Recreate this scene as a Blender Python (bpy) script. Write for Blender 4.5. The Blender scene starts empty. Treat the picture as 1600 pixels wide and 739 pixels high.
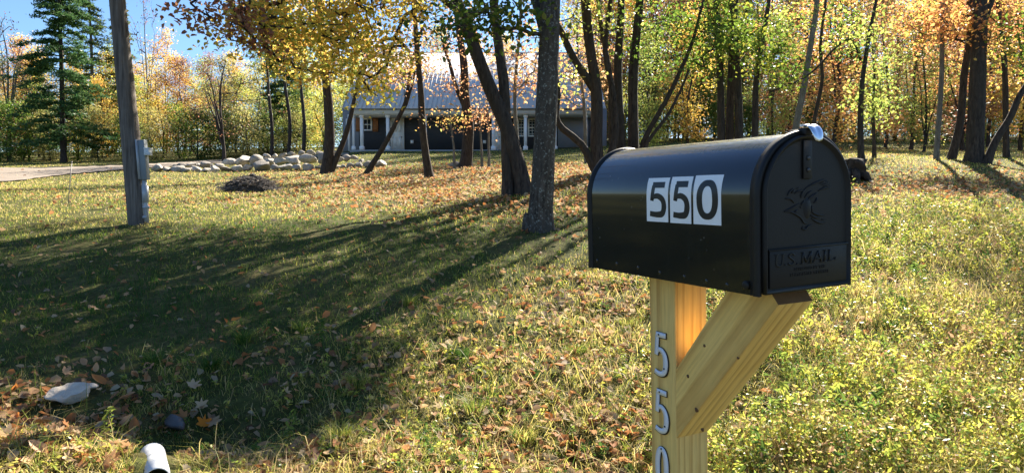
import bpy, math, random
import numpy as np
from mathutils import Vector, Matrix
R = math.radians
rng = np.random.default_rng(7)
random.seed(7)
sc = bpy.context.scene
COL = sc.collection

# ------------------------------------------------------------------ camera
F_PX, CX, CY = 1100.0, 800.0, 369.5      # focal length in photo pixels
PITCH = 0.0613
EYE = 1.5
cam_d = bpy.data.cameras.new("camera")
cam_d.sensor_width = 36.0
cam_d.lens = 36.0 * F_PX / 1600.0
cam_d.clip_start = 0.05
cam_d.clip_end = 3000
cam = bpy.data.objects.new("camera", cam_d)
COL.objects.link(cam)
cam.location = (0, 0, EYE)
cam.rotation_euler = (R(90) - PITCH, 0, 0)
sc.camera = cam

# ------------------------------------------------------------------ light
SUN_AZ, SUN_EL = R(27), R(36)            # azimuth clockwise from +Y
SUN = np.array([math.sin(SUN_AZ) * math.cos(SUN_EL), math.cos(SUN_AZ) * math.cos(SUN_EL), math.sin(SUN_EL)])
w = bpy.data.worlds.new("World")
sc.world = w
w.use_nodes = True
nt = w.node_tree
sky = nt.nodes.new("ShaderNodeTexSky")
sky.sky_type = 'NISHITA'
sky.sun_disc = False
sky.sun_elevation = SUN_EL
sky.sun_rotation = SUN_AZ
sky.air_density = 1.0
sky.dust_density = 0.2
sky.ozone_density = 7.0
nt.links.new(sky.outputs[0], nt.nodes['Background'].inputs[0])
nt.nodes['Background'].inputs[1].default_value = 0.05
sun_d = bpy.data.lights.new("sun", 'SUN')
sun_d.energy = 5.0
sun_d.angle = R(0.53)
sun_d.color = (1.0, 0.91, 0.77)
sun = bpy.data.objects.new("sun", sun_d)
COL.objects.link(sun)
sun.rotation_euler = Vector(SUN).to_track_quat('Z', 'Y').to_euler()
sc.view_settings.view_transform = 'Standard'
sc.view_settings.look = 'None'
sc.view_settings.exposure = 1.95
sc.view_settings.gamma = 1.0
sc.view_settings.use_curve_mapping = False
sc.cycles.max_bounces = 8
sc.cycles.transparent_max_bounces = 4
sc.cycles.use_denoising = True

# ------------------------------------------------------------------ pixel <-> world
_c, _s = math.cos(PITCH), math.sin(PITCH)
def ray(px, py):
    a = (np.asarray(px, float) - CX) / F_PX
    b = (CY - np.asarray(py, float)) / F_PX
    return np.stack([a, _c + b * _s, -_s + b * _c], -1)
def W(px, py, d):
    """World point seen at photo pixel (px, py) at distance d along +Y."""
    r = ray(px, py)
    return r / r[..., 1:2] * np.asarray(d, float)[..., None] + np.array([0, 0, EYE])
def project(P):
    P = np.asarray(P, float) - np.array([0, 0, EYE])
    dep = P[..., 1] * _c - P[..., 2] * _s
    up = P[..., 1] * _s + P[..., 2] * _c
    dep = np.where(dep < 0.05, 0.05, dep)
    return CX + F_PX * P[..., 0] / dep, CY - F_PX * up / dep

# ------------------------------------------------------------------ terrain
ctl = [(-400,760,3.3),(0,739,3.45),(250,739,3.45),(500,739,3.6),(800,739,3.7),(1100,739,3.7),(1600,739,3.6),(2000,739,3.6),
 (0,640,4.5),(350,655,4.5),(800,635,4.5),(1300,640,4.3),(1600,640,4.3),(2000,640,4.3),
 (-300,500,6.2),(0,500,6.3),(500,500,6.2),(900,480,6.3),(1300,500,5.8),(1600,500,5.8),(2000,500,5.8),
 (220,348,11.2),(-200,350,11),(0,352,11),(520,365,9.8),(845,361,9.8),(1150,352,9.6),(1400,350,9.2),(1600,350,9.2),(2000,350,9.2),
 (820,303,13.5),(390,298,19),(0,301,17),(-300,301,17),(1330,284,14.5),(1600,290,14.5),(1900,290,14.5),
 (670,279,22),(510,270,28),(735,261,28),(937,268,18),(1480,252,19),(1250,258,18),(1800,252,19),
 (400,269,38),(260,268,34),(0,285,29),(-300,285,29),(0,262,42),(190,261,42),(-300,262,42),
 (0,249,60),(-300,249,60),(250,247,56),(430,240,56),
 (735,250,36),(600,251,36),(900,246,36),(555,237,45),(735,235,45),(925,233,45),(735,233,58),
 (1100,236,36),(1300,229,45),(1560,224,50),(1300,241,28),(1600,238,30),(1900,224,50),(1900,238,30),
 (400,232,75),(800,215,80),(1300,212,80),(-100,238,80),(1700,212,80)]
cp = np.array([W(a, b, d) for a, b, d in ctl])
ext = [(x, y, 0.0) for x in (-14, -5, 0, 5, 14) for y in (0.5, -6)] + [(x, -40, -0.3) for x in (-60, 0, 60)] + \
      [(-60, 0, 0.0), (60, 0, 0.0), (-110, 60, 3), (110, 60, 5.5), (0, 130, 9), (-90, 120, 8), (90, 120, 9)]
cp = np.vstack([cp, np.array(ext)])
def _tps_k(r2):
    return 0.5 * r2 * np.log(r2 + 1e-9)
def _warp(xy):      # equalise near and far control density
    xy = np.asarray(xy, float)
    r = np.hypot(xy[..., 0], xy[..., 1]) + 1e-9
    k = np.log1p(r / 4.0) * 4.0 / r
    return xy * k[..., None]
_cw = _warp(cp[:, :2])
_n = len(cp)
_A = np.zeros((_n + 3, _n + 3))
_A[:_n, :_n] = _tps_k(((_cw[:, None] - _cw[None]) ** 2).sum(-1)) + np.eye(_n) * 0.25
_A[:_n, _n] = 1; _A[:_n, _n+1:] = _cw
_A[_n, :_n] = 1; _A[_n+1:, :_n] = _cw.T
_sol = np.linalg.solve(_A, np.append(cp[:, 2], [0, 0, 0]))
def height(x, y):
    x = np.asarray(x, float); y = np.asarray(y, float)
    shp = x.shape
    q = _warp(np.stack([x.ravel(), y.ravel()], -1))
    out = np.empty(len(q))
    for i in range(0, len(q), 20000):
        s = q[i:i+20000]
        k = _tps_k(((s[:, None] - _cw[None]) ** 2).sum(-1))
        out[i:i+20000] = k @ _sol[:_n] + _sol[_n] + s @ _sol[_n+1:]
    X, Y = x.ravel(), y.ravel()
    r = np.hypot(X, Y)
    # small lumps of the verge and lawn
    amp = np.clip(1.4 - r / 14, 0.25, 1) * np.clip((Y - 1.5) / 2, 0, 1)
    out += amp * 0.022*np.sin(X*13+2*np.sin(Y*7))*np.sin(Y*15+1.5*np.sin(X*9))*np.clip(1-r/9, 0, 1)
    out += amp * 0.036 * (np.sin(X*2.3+1.3*np.sin(Y*1.7)) * np.sin(Y*2.9+X*.8) + .6*np.sin(X*5.1+Y*3.3)*np.sin(Y*4.7-X*2.2))
    # ditch by the pipe
    out -= 0.26 * np.exp(-(((X + 1.75) / 0.75) ** 2 + ((Y - 4.35) / 0.38) ** 2))
    out -= .10*np.exp(-(((X+1.72)/.14)**2 + ((Y-3.42)/.22)**2))
    # lip of the shoulder in front of it
    out += 0.05 * np.exp(-(((X + 2.6) / 1.0) ** 2 + ((Y - 3.6) / 0.35) ** 2))
    t = np.clip((r - 130) / 120, 0, 1)
    out = out * (1 - t) + 8.0 * t
    return out.reshape(shp)
def ground_at(px, py):
    """Where the view ray of a photo pixel meets the terrain."""
    px = np.asarray(px, float); py = np.asarray(py, float)
    r = ray(px, py); r = r / r[..., 1:2]
    lo = np.full(px.shape, 2.5); found = np.full(px.shape, np.nan)
    for d in np.geomspace(2.5, 120, 160):
        P = r * d
        below = (P[..., 2] + EYE) < height(P[..., 0], P[..., 1])
        new = below & np.isnan(found)
        found = np.where(new, d, found)
    found = np.where(np.isnan(found), 120, found)
    P = r * found[..., None]
    P[..., 2] = height(P[..., 0], P[..., 1])
    return P

# ------------------------------------------------------------------ mesh helpers
def build(name, V, faces, mats, parent=None, attrs=None, matidx=None, smooth=False, link=True):
    V = np.asarray(V, np.float32).reshape(-1, 3)
    faces = [np.asarray(f, np.int32) for f in (faces if isinstance(faces, list) else [faces]) if len(f)]
    me = bpy.data.meshes.new(name)
    me.vertices.add(len(V)); me.vertices.foreach_set("co", V.ravel())
    loops = np.concatenate([f.ravel() for f in faces])
    tot = np.concatenate([np.full(len(f), f.shape[1], np.int32) for f in faces])
    start = np.concatenate([[0], np.cumsum(tot)[:-1]]).astype(np.int32)
    me.loops.add(len(loops)); me.loops.foreach_set("vertex_index", loops)
    me.polygons.add(len(tot)); me.polygons.foreach_set("loop_start", start); me.polygons.foreach_set("loop_total", tot)
    if smooth: me.polygons.foreach_set("use_smooth", np.ones(len(tot), bool))
    if matidx is not None: me.polygons.foreach_set("material_index", np.asarray(matidx, np.int32))
    me.update(calc_edges=True)
    for k, a in (attrs or {}).items():
        at = me.attributes.new(k, 'FLOAT', 'FACE')
        at.data.foreach_set("value", np.asarray(a, np.float32))
    for m in (mats if isinstance(mats, (list, tuple)) else [mats]): me.materials.append(m)
    me.validate()
    o = bpy.data.objects.new(name, me)
    if link: COL.objects.link(o)
    if parent is not None: o.parent = parent
    return o
class MB:
    """Collects boxes, tubes and grids and links them as one mesh object."""
    def __init__(s): s.v = []; s.f = {}; s.n = 0; s.mi = {}
    def add(s, V, F, mi=0):
        V = np.asarray(V, float).reshape(-1, 3); F = np.asarray(F, int)
        s.v.append(V); s.f.setdefault(F.shape[1], []).append(F + s.n)
        s.mi.setdefault(F.shape[1], []).append(np.full(len(F), mi)); s.n += len(V); return s
    def box(s, c, size, rot=None, mi=0, taper=1.0):
        h = np.array(size) / 2.0
        V = np.array([[x, y, z] for z in (-1, 1) for y in (-1, 1) for x in (-1, 1)], float)
        V[V[:, 2] > 0, :2] *= taper
        V = V * h
        if rot is not None: V = V @ np.asarray(rot).T
        return s.add(V + np.array(c), [[0,2,3,1],[4,5,7,6],[0,1,5,4],[2,6,7,3],[0,4,6,2],[1,3,7,5]], mi)
    def tube(s, P, r, n=8, cap=True, mi=0, wob=0.0, seed=0):
        P = np.asarray(P, float); m = len(P); r = np.broadcast_to(np.asarray(r, float), (m,))
        T = np.gradient(P, axis=0); T /= np.linalg.norm(T, axis=1)[:, None] + 1e-12
        ref = np.array([0, 1.0, 0]) if abs(T[0, 1]) < .8 else np.array([1.0, 0, 0])
        A = np.cross(T, ref); A /= np.linalg.norm(A, axis=1)[:, None] + 1e-12
        B = np.cross(T, A)
        ang = np.linspace(0, 2*np.pi, n, endpoint=False)
        rr = np.repeat(r[:, None], n, 1)
        if wob:
            g = np.random.default_rng(seed)
            ph = g.random(6) * 6.28
            k = np.arange(m)[:, None]
            rr = rr * (1 + wob * (np.sin(3*ang + ph[0] + k*.21) * .5 + np.sin(5*ang + ph[1] - k*.13) * .35 + .5*np.sin(k*.55+ph[2]) * np.sin(2*ang+ph[3]+k*.3)) + wob*.35*g.standard_normal((m, n)))
        V = P[:, None] + rr[..., None] * (np.cos(ang)[None, :, None] * A[:, None] + np.sin(ang)[None, :, None] * B[:, None])
        i = np.arange(m-1)[:, None] * n; j = np.arange(n)[None]; j2 = (j + 1) % n
        F = np.stack([i+j, i+j2, i+n+j2, i+n+j], -1).reshape(-1, 4)
        s.add(V.reshape(-1, 3), F, mi)
        if cap:
            base = s.n - m*n
            s.f.setdefault(n, []).append(np.array([base + np.arange(n)[::-1], base + (m-1)*n + np.arange(n)])); s.mi.setdefault(n, []).append(np.full(2, mi))
        return s
    def build(s, name, mats, parent=None, smooth=False, bevel=0, attrs=None):
        ks = sorted(s.f)
        faces = [np.concatenate(s.f[k]) for k in ks]
        mi = np.concatenate([np.concatenate(s.mi[k]) for k in ks])
        o = build(name, np.concatenate(s.v), faces, mats, parent, matidx=mi, smooth=smooth, attrs=attrs)
        if bevel:
            b = o.modifiers.new("bevel", 'BEVEL'); b.width = bevel; b.segments = 2; b.limit_method = 'ANGLE'
        return o
def spline(pts, step):
    """Catmull-Rom through rows of pts (any dimension), resampled to about step."""
    P = np.asarray(pts, float)
    Q = np.vstack([2*P[0]-P[1], P, 2*P[-1]-P[-2]])
    out = []
    for i in range(len(P)-1):
        n = max(2, int(np.linalg.norm((P[i+1]-P[i])[:3]) / step))
        t = np.linspace(0, 1, n, endpoint=False)[:, None]
        a, b, c, d = Q[i], Q[i+1], Q[i+2], Q[i+3]
        out.append(.5*((2*b) + (-a+c)*t + (2*a-5*b+4*c-d)*t**2 + (-a+3*b-3*c+d)*t**3))
    out.append(P[-1:])
    return np.concatenate(out)
def tag(o, label=None, cat=None, group=None, kind=None):
    if label: o['label'] = label
    if cat: o['category'] = cat
    if group: o['group'] = group
    if kind: o['kind'] = kind
    return o
def empty(name, loc, label, cat, group=None, rz=0.0):
    o = bpy.data.objects.new(name, None); COL.objects.link(o)
    o.location = Vector([float(v) for v in loc]); o.rotation_euler.z = rz; o.empty_display_size = .2
    return tag(o, label, cat, group)
def dup(root, loc, rz, scale, label=None, group=None, mats=None):
    r = root.copy(); COL.objects.link(r); r.location = Vector([float(v) for v in loc]); r.rotation_euler.z = rz
    r.scale = scale if hasattr(scale, '__len__') else (scale,)*3
    if label: r['label'] = label
    if group: r['group'] = group
    for ch in list(root.children):
        c = ch.copy(); COL.objects.link(c); c.parent = r
        if mats and ch.name.split('.')[0] in mats:
            c.material_slots[0].link = 'OBJECT'; c.material_slots[0].material = mats[ch.name.split('.')[0]]
    return r

# ------------------------------------------------------------------ materials
def mat(name):
    m = bpy.data.materials.new(name); m.use_nodes = True
    return m, m.node_tree, m.node_tree.nodes['Principled BSDF']
def nd(t, typ, **kw):
    n = t.nodes.new(typ)
    for k, v in kw.items():
        if k.startswith('i_'): n.inputs[k[2:].replace('_', ' ')].default_value = v
        else: setattr(n, k, v)
    return n
def ramp(t, stops, src=None, interp='LINEAR'):
    n = t.nodes.new('ShaderNodeValToRGB'); cr = n.color_ramp; cr.interpolation = interp
    while len(cr.elements) < len(stops): cr.elements.new(0.5)
    for e, (p, c) in zip(cr.elements, stops):
        e.position = p; e.color = (*c, 1) if len(c) == 3 else c
    if src is not None: t.links.new(src, n.inputs[0])
    return n
def coords(t, scale=(1, 1, 1), kind='Object'):
    tc = nd(t, 'ShaderNodeTexCoord'); mp = nd(t, 'ShaderNodeMapping'); mp.inputs['Scale'].default_value = scale
    t.links.new(tc.outputs[kind], mp.inputs[0]); return mp.outputs[0]
def noise(t, vec, scale, detail=4, rough=.55):
    n = nd(t, 'ShaderNodeTexNoise'); n.inputs['Scale'].default_value = scale; n.inputs['Detail'].default_value = detail
    n.inputs['Roughness'].default_value = rough
    if vec is not None: t.links.new(vec, n.inputs['Vector'])
    return n.outputs['Fac']
def mixc(t, fac, a, b, blend='MIX'):
    n = nd(t, 'ShaderNodeMix', data_type='RGBA', blend_type=blend)
    for sock, v in ((n.inputs[0], fac), (n.inputs[6], a), (n.inputs[7], b)):
        if hasattr(v, 'links'): t.links.new(v, sock)
        elif isinstance(v, (int, float)): sock.default_value = v
        else: sock.default_value = (*v, 1)
    return n.outputs[2]
def bump(t, bs, h, strength, dist=.02):
    b = nd(t, 'ShaderNodeBump'); b.inputs['Strength'].default_value = strength; b.inputs['Distance'].default_value = dist
    t.links.new(h, b.inputs['Height']); t.links.new(b.outputs[0], bs.inputs['Normal']); return b
def plain(name, col, rough=.6, metal=0.0, var=.15, scale=8, bmp=0.0, coat=0.0, spec=.5):
    m, t, b = mat(name)
    v = coords(t)
    f = noise(t, v, scale, 5)
    c = mixc(t, f, tuple(x*(1-var) for x in col), tuple(min(1, x*(1+var)) for x in col))
    t.links.new(c, b.inputs['Base Color'])
    b.inputs['Roughness'].default_value = rough; b.inputs['Metallic'].default_value = metal
    b.inputs['Coat Weight'].default_value = coat; b.inputs['Specular IOR Level'].default_value = spec
    if bmp: bump(t, b, noise(t, v, scale*4, 5), bmp, .01)
    return m
def leafmat(name, cols, trans=.5, rough=.5, objvar=.25, spec=.22):
    """Leaf: opaque reflection plus light passing through; colour picked per leaf."""
    m, t, b = mat(name)
    at = nd(t, 'ShaderNodeAttribute', attribute_name='tint')
    oi = nd(t, 'ShaderNodeObjectInfo')
    a = nd(t, 'ShaderNodeMath', operation='MULTIPLY_ADD'); t.links.new(oi.outputs['Random'], a.inputs[0]); a.inputs[1].default_value = objvar; a.inputs[2].default_value = -objvar/2
    s = nd(t, 'ShaderNodeMath', operation='ADD', use_clamp=True); t.links.new(at.outputs['Fac'], s.inputs[0]); t.links.new(a.outputs[0], s.inputs[1])
    n = len(cols)
    c = ramp(t, [(i/(n-1), col) for i, col in enumerate(cols)], s.outputs[0]).outputs[0]
    t.links.new(c, b.inputs['Base Color']); b.inputs['Roughness'].default_value = rough; b.inputs['Specular IOR Level'].default_value = spec
    tr = nd(t, 'ShaderNodeBsdfTranslucent'); hs = nd(t, 'ShaderNodeHueSaturation'); hs.inputs['Saturation'].default_value = 1.0; hs.inputs['Value'].default_value = 1.5
    t.links.new(c, hs.inputs['Color']); t.links.new(hs.outputs[0], tr.inputs[0])
    mx = nd(t, 'ShaderNodeMixShader'); mx.inputs[0].default_value = trans
    t.links.new(b.outputs[0], mx.inputs[1]); t.links.new(tr.outputs[0], mx.inputs[2])
    t.links.new(mx.outputs[0], t.nodes['Material Output'].inputs[0])
    return m
def barkmat(name, dark, light, lichen=0.0, sc_=1.0):
    m, t, b = mat(name)
    v = coords(t, (1, 1, .22)); v2 = coords(t)
    n1 = noise(t, v, 22*sc_, 6, .65); n2 = noise(t, v2, 2.5*sc_, 4); n3 = noise(t, v2, 11, 5, .6)
    c = ramp(t, [(.35, dark), (.65, light)], n1).outputs[0]
    c = mixc(t, ramp(t, [(.35, (0, 0, 0)), (.7, (1, 1, 1))], n2).outputs[0], c, tuple(x*.55 for x in light))
    if lichen:
        f = ramp(t, [(.55, (0, 0, 0)), (.66, (lichen,)*3)], noise(t, v2, 24, 6, .7)).outputs[0]
        c = mixc(t, f, c, (.36, .38, .33))
    t.links.new(c, b.inputs['Base Color']); b.inputs['Roughness'].default_value = .9; b.inputs['Specular IOR Level'].default_value = .2
    bump(t, b, n1, .9, .03)
    return m
M = {}
M['bark'] = barkmat('bark_grey_brown', (.018, .014, .012), (.10, .08, .066))
M['bark_lichen'] = barkmat('bark_lichen', (.026, .021, .017), (.13, .108, .088), .75)
M['bark_pale'] = barkmat('bark_pale', (.08, .07, .06), (.28, .26, .23), .3)
YEL = [(.30, .30, .03), (.62, .42, .03), (.72, .42, .04), (.60, .25, .03), (.40, .14, .03)]
M['yellow'] = leafmat('leaf_yellow', [(.26, .31, .05), (.50, .46, .09), (.64, .50, .10), (.66, .42, .09), (.54, .28, .07), (.34, .16, .05)], .5)
M['orange'] = leafmat('leaf_orange', [(.40, .40, .10), (.60, .46, .13), (.64, .36, .12), (.56, .24, .10), (.34, .15, .07)], .5)
M['peach'] = leafmat('leaf_peach', [(.54, .44, .18), (.58, .37, .18), (.56, .29, .15), (.40, .18, .10)], .4)
M['rust'] = leafmat('leaf_rust', [(.34, .26, .11), (.36, .18, .10), (.26, .11, .07), (.16, .07, .05)], .35)
M['green'] = leafmat('leaf_green', [(.05, .10, .015), (.09, .16, .025), (.15, .23, .035), (.36, .34, .05)], .42)
M['dark_green'] = leafmat('leaf_dark_green', [(.035, .07, .015), (.06, .11, .02), (.10, .15, .025), (.20, .20, .04)], .38)
M['lime'] = leafmat('leaf_lime', [(.13, .21, .05), (.26, .33, .07), (.42, .43, .10), (.58, .52, .14)], .5)
M['olive'] = leafmat('leaf_olive', [(.14, .17, .05), (.24, .25, .08), (.36, .33, .12), (.44, .32, .12)])
M['pine'] = leafmat('needle_green', [(.03, .085, .03), (.06, .13, .045), (.11, .19, .06)], .3)
M['palepine'] = leafmat('needle_pale', [(.07, .12, .035), (.12, .18, .05), (.20, .22, .07)], .3)
M['grass'] = leafmat('grass_blades', [(.035, .085, .015), (.08, .15, .025), (.27, .29, .05), (.50, .42, .12), (.60, .48, .22), (.30, .19, .11)], .42, .5, 0)
M['weed'] = leafmat('weed_leaves', [(.06, .12, .025), (.13, .20, .04), (.30, .34, .06), (.52, .48, .08), (.55, .44, .20), (.34, .2, .12)], .45, .4, 0)
M['litter'] = leafmat('fallen_leaves', [(.46, .31, .17), (.42, .21, .09), (.34, .14, .05), (.44, .36, .23), (.15, .08, .05), (.58, .22, .05)], .3, .7, .6, .15)
M['dry'] = leafmat('dead_grey_leaves', [(.08, .07, .06), (.14, .12, .11), (.20, .17, .14)], .2, .7, 0, .2)
M['litter_pale'] = leafmat('fallen_leaves_pale', [(.56, .42, .26), (.50, .30, .16), (.44, .22, .10)], .25, .5, .5)

# ground
gm, t, b = mat('ground_soil_and_thatch')
v = coords(t)
n1 = noise(t, v, .35, 5); n2 = noise(t, v, 2.2, 6, .6); n3 = noise(t, v, 28, 6, .7); n4 = noise(t, v, 9, 5, .65)
c1 = ramp(t, [(.32, (.035, .055, .012)), (.48, (.08, .10, .025)), (.62, (.17, .14, .06)), (.75, (.15, .095, .05))], n2).outputs[0]
c2 = ramp(t, [(.3, (.03, .045, .012)), (.55, (.12, .12, .035)), (.75, (.22, .18, .09))], n4).outputs[0]
c = mixc(t, n1, c1, c2)
c = mixc(t, ramp(t, [(.42, (0, 0, 0)), (.7, (.75, .75, .75))], n3).outputs[0], c, (.028, .02, .013))
t.links.new(c, b.inputs['Base Color']); b.inputs['Roughness'].default_value = .95; b.inputs['Specular IOR Level'].default_value = .1
bump(t, b, n3, .8, .04)
M['ground'] = gm
# gravel
gv, t, b = mat('gravel_drive'); v = coords(t)
c = ramp(t, [(.3, (.15, .12, .09)), (.7, (.32, .26, .20))], noise(t, v, 14, 6, .7)).outputs[0]
c = mixc(t, ramp(t, [(.45, (0, 0, 0)), (.7, (.6, .6, .6))], noise(t, v, .8, 3)).outputs[0], c, (.33, .27, .20))
t.links.new(c, b.inputs['Base Color']); b.inputs['Roughness'].default_value = .95
bump(t, b, noise(t, v, 30, 4), .5, .03)
M['gravel'] = gv
M['asphalt'] = plain('asphalt', (.055, .055, .056), .85, var=.3, scale=60, bmp=.5)
M['roadpaint'] = plain('road_paint', (.75, .6, .15), .7)

# ------------------------------------------------------------------ ground sheet
def make_ground():
    rad = np.concatenate([[0.0], np.geomspace(.6, 900, 300)]); na = 400
    # finer steps where the photo looks
    a = np.linspace(0, 2*np.pi, na, endpoint=False)
    X = rad[:, None] * np.sin(a); Y = rad[:, None] * np.cos(a)
    Z = height(X, Y)
    V = np.stack([X, Y, Z], -1).reshape(-1, 3)
    n = len(rad)
    i = np.arange(n-1)[:, None]*na; j = np.arange(na)[None]; j2 = (j+1) % na
    F = np.stack([i+j, i+na+j, i+na+j2, i+j2], -1).reshape(-1, 4)
    o = build('ground', V, F, M['ground'], smooth=True)
    tag(o, kind='structure')
make_ground()
def drape(name, top, bot, material, lift, cols=90, rows=6):
    T = spline(top, 8); Bm = spline(bot, 8)
    u = np.linspace(0, 1, cols)
    T = np.stack([np.interp(u, np.linspace(0, 1, len(T)), T[:, k]) for k in (0, 1)], -1)
    Bm = np.stack([np.interp(u, np.linspace(0, 1, len(Bm)), Bm[:, k]) for k in (0, 1)], -1)
    g0 = ground_at(T[:, 0], T[:, 1]); g1 = ground_at(Bm[:, 0], Bm[:, 1])
    s = np.linspace(0, 1, rows)[None, :, None]
    P = g0[:, None] * (1-s) + g1[:, None] * s
    P[..., 2] = height(P[..., 0], P[..., 1]) + lift
    i = np.arange(cols-1)[:, None]*rows; j = np.arange(rows-1)[None]
    F = np.stack([i+j, i+j+1, i+rows+j+1, i+rows+j], -1).reshape(-1, 4)
    o = build(name, P.reshape(-1, 3), F, material, smooth=True); return tag(o, kind='structure')
drape('driveway', [(-260,263),(0,264),(100,262.5),(200,259.5),(330,252),(450,246),(545,240)],
      [(-260,297),(0,286),(90,276),(190,267),(330,257),(450,250.5),(545,243.5)], M['gravel'], .05)
# the road the camera stands beside
rd = MB(); xs = np.linspace(-60, 60, 121)
P = np.array([[[x, y, float(0.02)] for y in (-7.5, -4, 0.4)] for x in xs]); P[..., 2] = height(P[..., 0], P[..., 1]) + .03
i = np.arange(120)[:, None]*3; j = np.arange(2)[None]
rd.add(P.reshape(-1, 3), np.stack([i+j, i+3+j, i+3+j+1, i+j+1], -1).reshape(-1, 4))
tag(rd.build('road', M['asphalt']), kind='structure')

# ------------------------------------------------------------------ house
def make_house():
    siding_dark, t, b = mat('charcoal_siding')
    v = coords(t); wv = nd(t, 'ShaderNodeTexWave', wave_type='BANDS', bands_direction='Z', wave_profile='SAW'); wv.inputs['Scale'].default_value = 2.6
    t.links.new(v, wv.inputs[0])
    t.links.new(mixc(t, noise(t, v, 3), (.035, .038, .045), (.05, .053, .06)), b.inputs['Base Color']); b.inputs['Roughness'].default_value = .7
    bump(t, b, wv.outputs['Fac'], .6, .02)
    siding_grey, t, b = mat('grey_siding')
    v = coords(t); wv = nd(t, 'ShaderNodeTexWave', wave_type='BANDS', bands_direction='Z', wave_profile='SAW'); wv.inputs['Scale'].default_value = 2.6
    t.links.new(v, wv.inputs[0])
    t.links.new(mixc(t, noise(t, v, 3), (.20, .21, .23), (.26, .27, .29)), b.inputs['Base Color']); b.inputs['Roughness'].default_value = .7
    bump(t, b, wv.outputs['Fac'], .6, .02)
    white = plain('white_trim', (.88, .87, .84), .5, var=.04)
    cream = plain('cream_fascia', (.62, .58, .50), .6, var=.06)
    cedar = plain('cedar_shutter', (.42, .17, .06), .6, var=.25, scale=12)
    roofm = plain('pale_metal_roof', (.56, .56, .57), .5, metal=0.0, var=.12, scale=1.2)
    glass, t, b = mat('window_glass'); b.inputs['Base Color'].default_value = (.03, .04, .05, 1); b.inputs['Roughness'].default_value = .05; b.inputs['Specular IOR Level'].default_value = .8
    conc = plain('concrete_slab', (.36, .35, .33), .9)
    D = 46.0; zb = 3.02 + EYE - .15
    def X(px): return (px - CX) / F_PX * D * 1.0
    def Zp(py): return W(800, py, D)[2]
    x0, x1 = X(552), X(930)
    zb = Zp(234.5); ze = Zp(171.5)
    root = empty('house', ((x0+x1)/2, D, zb), 'long single storey house with pale metal roof, dark siding and white porch posts', 'house')
    ox, oy, oz = root.location
    def L(x, y, z): return (x-ox, y-oy, z-oz)
    yw = D + 2.0                         # recessed porch wall
    kk = (D+2.0)/D                       # so that things on the wall sit under their own pixel
    def XW(px): return (px - CX) / F_PX * yw
    def ZW(py): return W(800, py, yw)[2]
    m = MB(); m.box(L((x0+x1)/2, D+1.05, zb-.25), (x1-x0+.3, 2.3, .5)); m.build('porch_slab', conc, root)
    m = MB(); m.box(L((x0+x1)/2+.1, yw+.1, zb+1.45), (x1-x0+.2, .2, 2.9)); m.build('porch_wall', siding_dark, root)
    # body behind, reaching past the porch on the left
    xl = XW(541)
    m = MB(); m.box(L((xl+x1)/2+.4, yw+4.4, zb+1.2), (x1-xl+1.2, 8.4, 3.4)); m.build('wall', siding_grey, root)
    # grey section at the right
    m = MB(); m.box(L((XW(871)+XW(918))/2, yw-.08, zb+1.42), (XW(918)-XW(871), .16, 2.8)); m.build('grey_wall', siding_grey, root)
    # porch ceiling + header
    m = MB(); m.box(L((x0+x1)/2, D+1.0, ze-.3), (x1-x0, 2.0, .1)); m.box(L((x0+x1)/2, D-.02, ze-.18), (x1-x0+.2, .2, .32)); m.build('fascia', cream, root)
    for px in (553.5, 566.5, 607, 665, 771, 821, 867, 914):
        wdt = .2 if px != 553.5 else .14
        m = MB(); m.box(L(X(px), D+.12, (zb+ze-.34)/2), (wdt, wdt, ze-.34-zb)); m.box(L(X(px), D+.12, zb+.12), (wdt+.1, wdt+.1, .24)); m.box(L(X(px), D+.12, ze-.42), (wdt+.08, wdt+.08, .16))
        m.build('porch_post', white, root)
    def window(pa, pb, ya, yb, y=yw, nx=2, ny=3):
        xa, xb, za, zc = (pa-CX)/F_PX*y, (pb-CX)/F_PX*y, W(800, yb, y)[2], W(800, ya, y)[2]
        cx, cz = (xa+xb)/2, (za+zc)/2; ww, hh = xb-xa, zc-za
        p = MB(); p.box(L(cx, y-.02, cz), (ww-.06, .03, hh-.06))
        f = MB()
        for sx in (-1, 1): f.box(L(cx+sx*(ww/2-.05), y-.06, cz), (.1, .08, hh))
        for sz in (-1, 1): f.box(L(cx, y-.062, cz+sz*(hh/2-.05)), (ww-.2, .078, .1))
        f.box(L(cx, y-.058, cz), (ww-.2, .05, .05))
        for k in range(1, nx): f.box(L(xa+ww*k/nx, y-.05, cz), (.03, .03, hh-.2))
        for k in range(1, ny*2):
            if k != ny: f.box(L(cx, y-.047, za+hh*k/(ny*2)), (ww-.2, .03, .025))
        fr = f.build('window', white, root); pn = p.build('pane', glass, fr)
    def shutter(pa, pb, ya, yb):
        xa, xb, za, zc = XW(pa), XW(pb), ZW(yb), ZW(ya)
        m = MB(); m.box(L((xa+xb)/2, yw-.03, (za+zc)/2), (xb-xa, .05, zc-za))
        for k in range(4): m.box(L(xa+(xb-xa)*(k+.5)/4, yw-.062, (za+zc)/2), ((xb-xa)/4-.02, .02, zc-za-.04))
        for zz in (.2, .8): m.box(L((xa+xb)/2, yw-.085, za+(zc-za)*zz), ((xb-xa)*.9, .02, .08))
        m.build('shutter', cedar, root)
    window(568.5, 583.5, 185, 205, nx=2, ny=1); shutter(558, 566.5, 183, 206); shutter(584.5, 592.5, 183, 206)
    window(808.5, 820, 185.5, 214); window(824.5, 838, 185.5, 214); shutter(802, 807.5, 184, 215)
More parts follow.
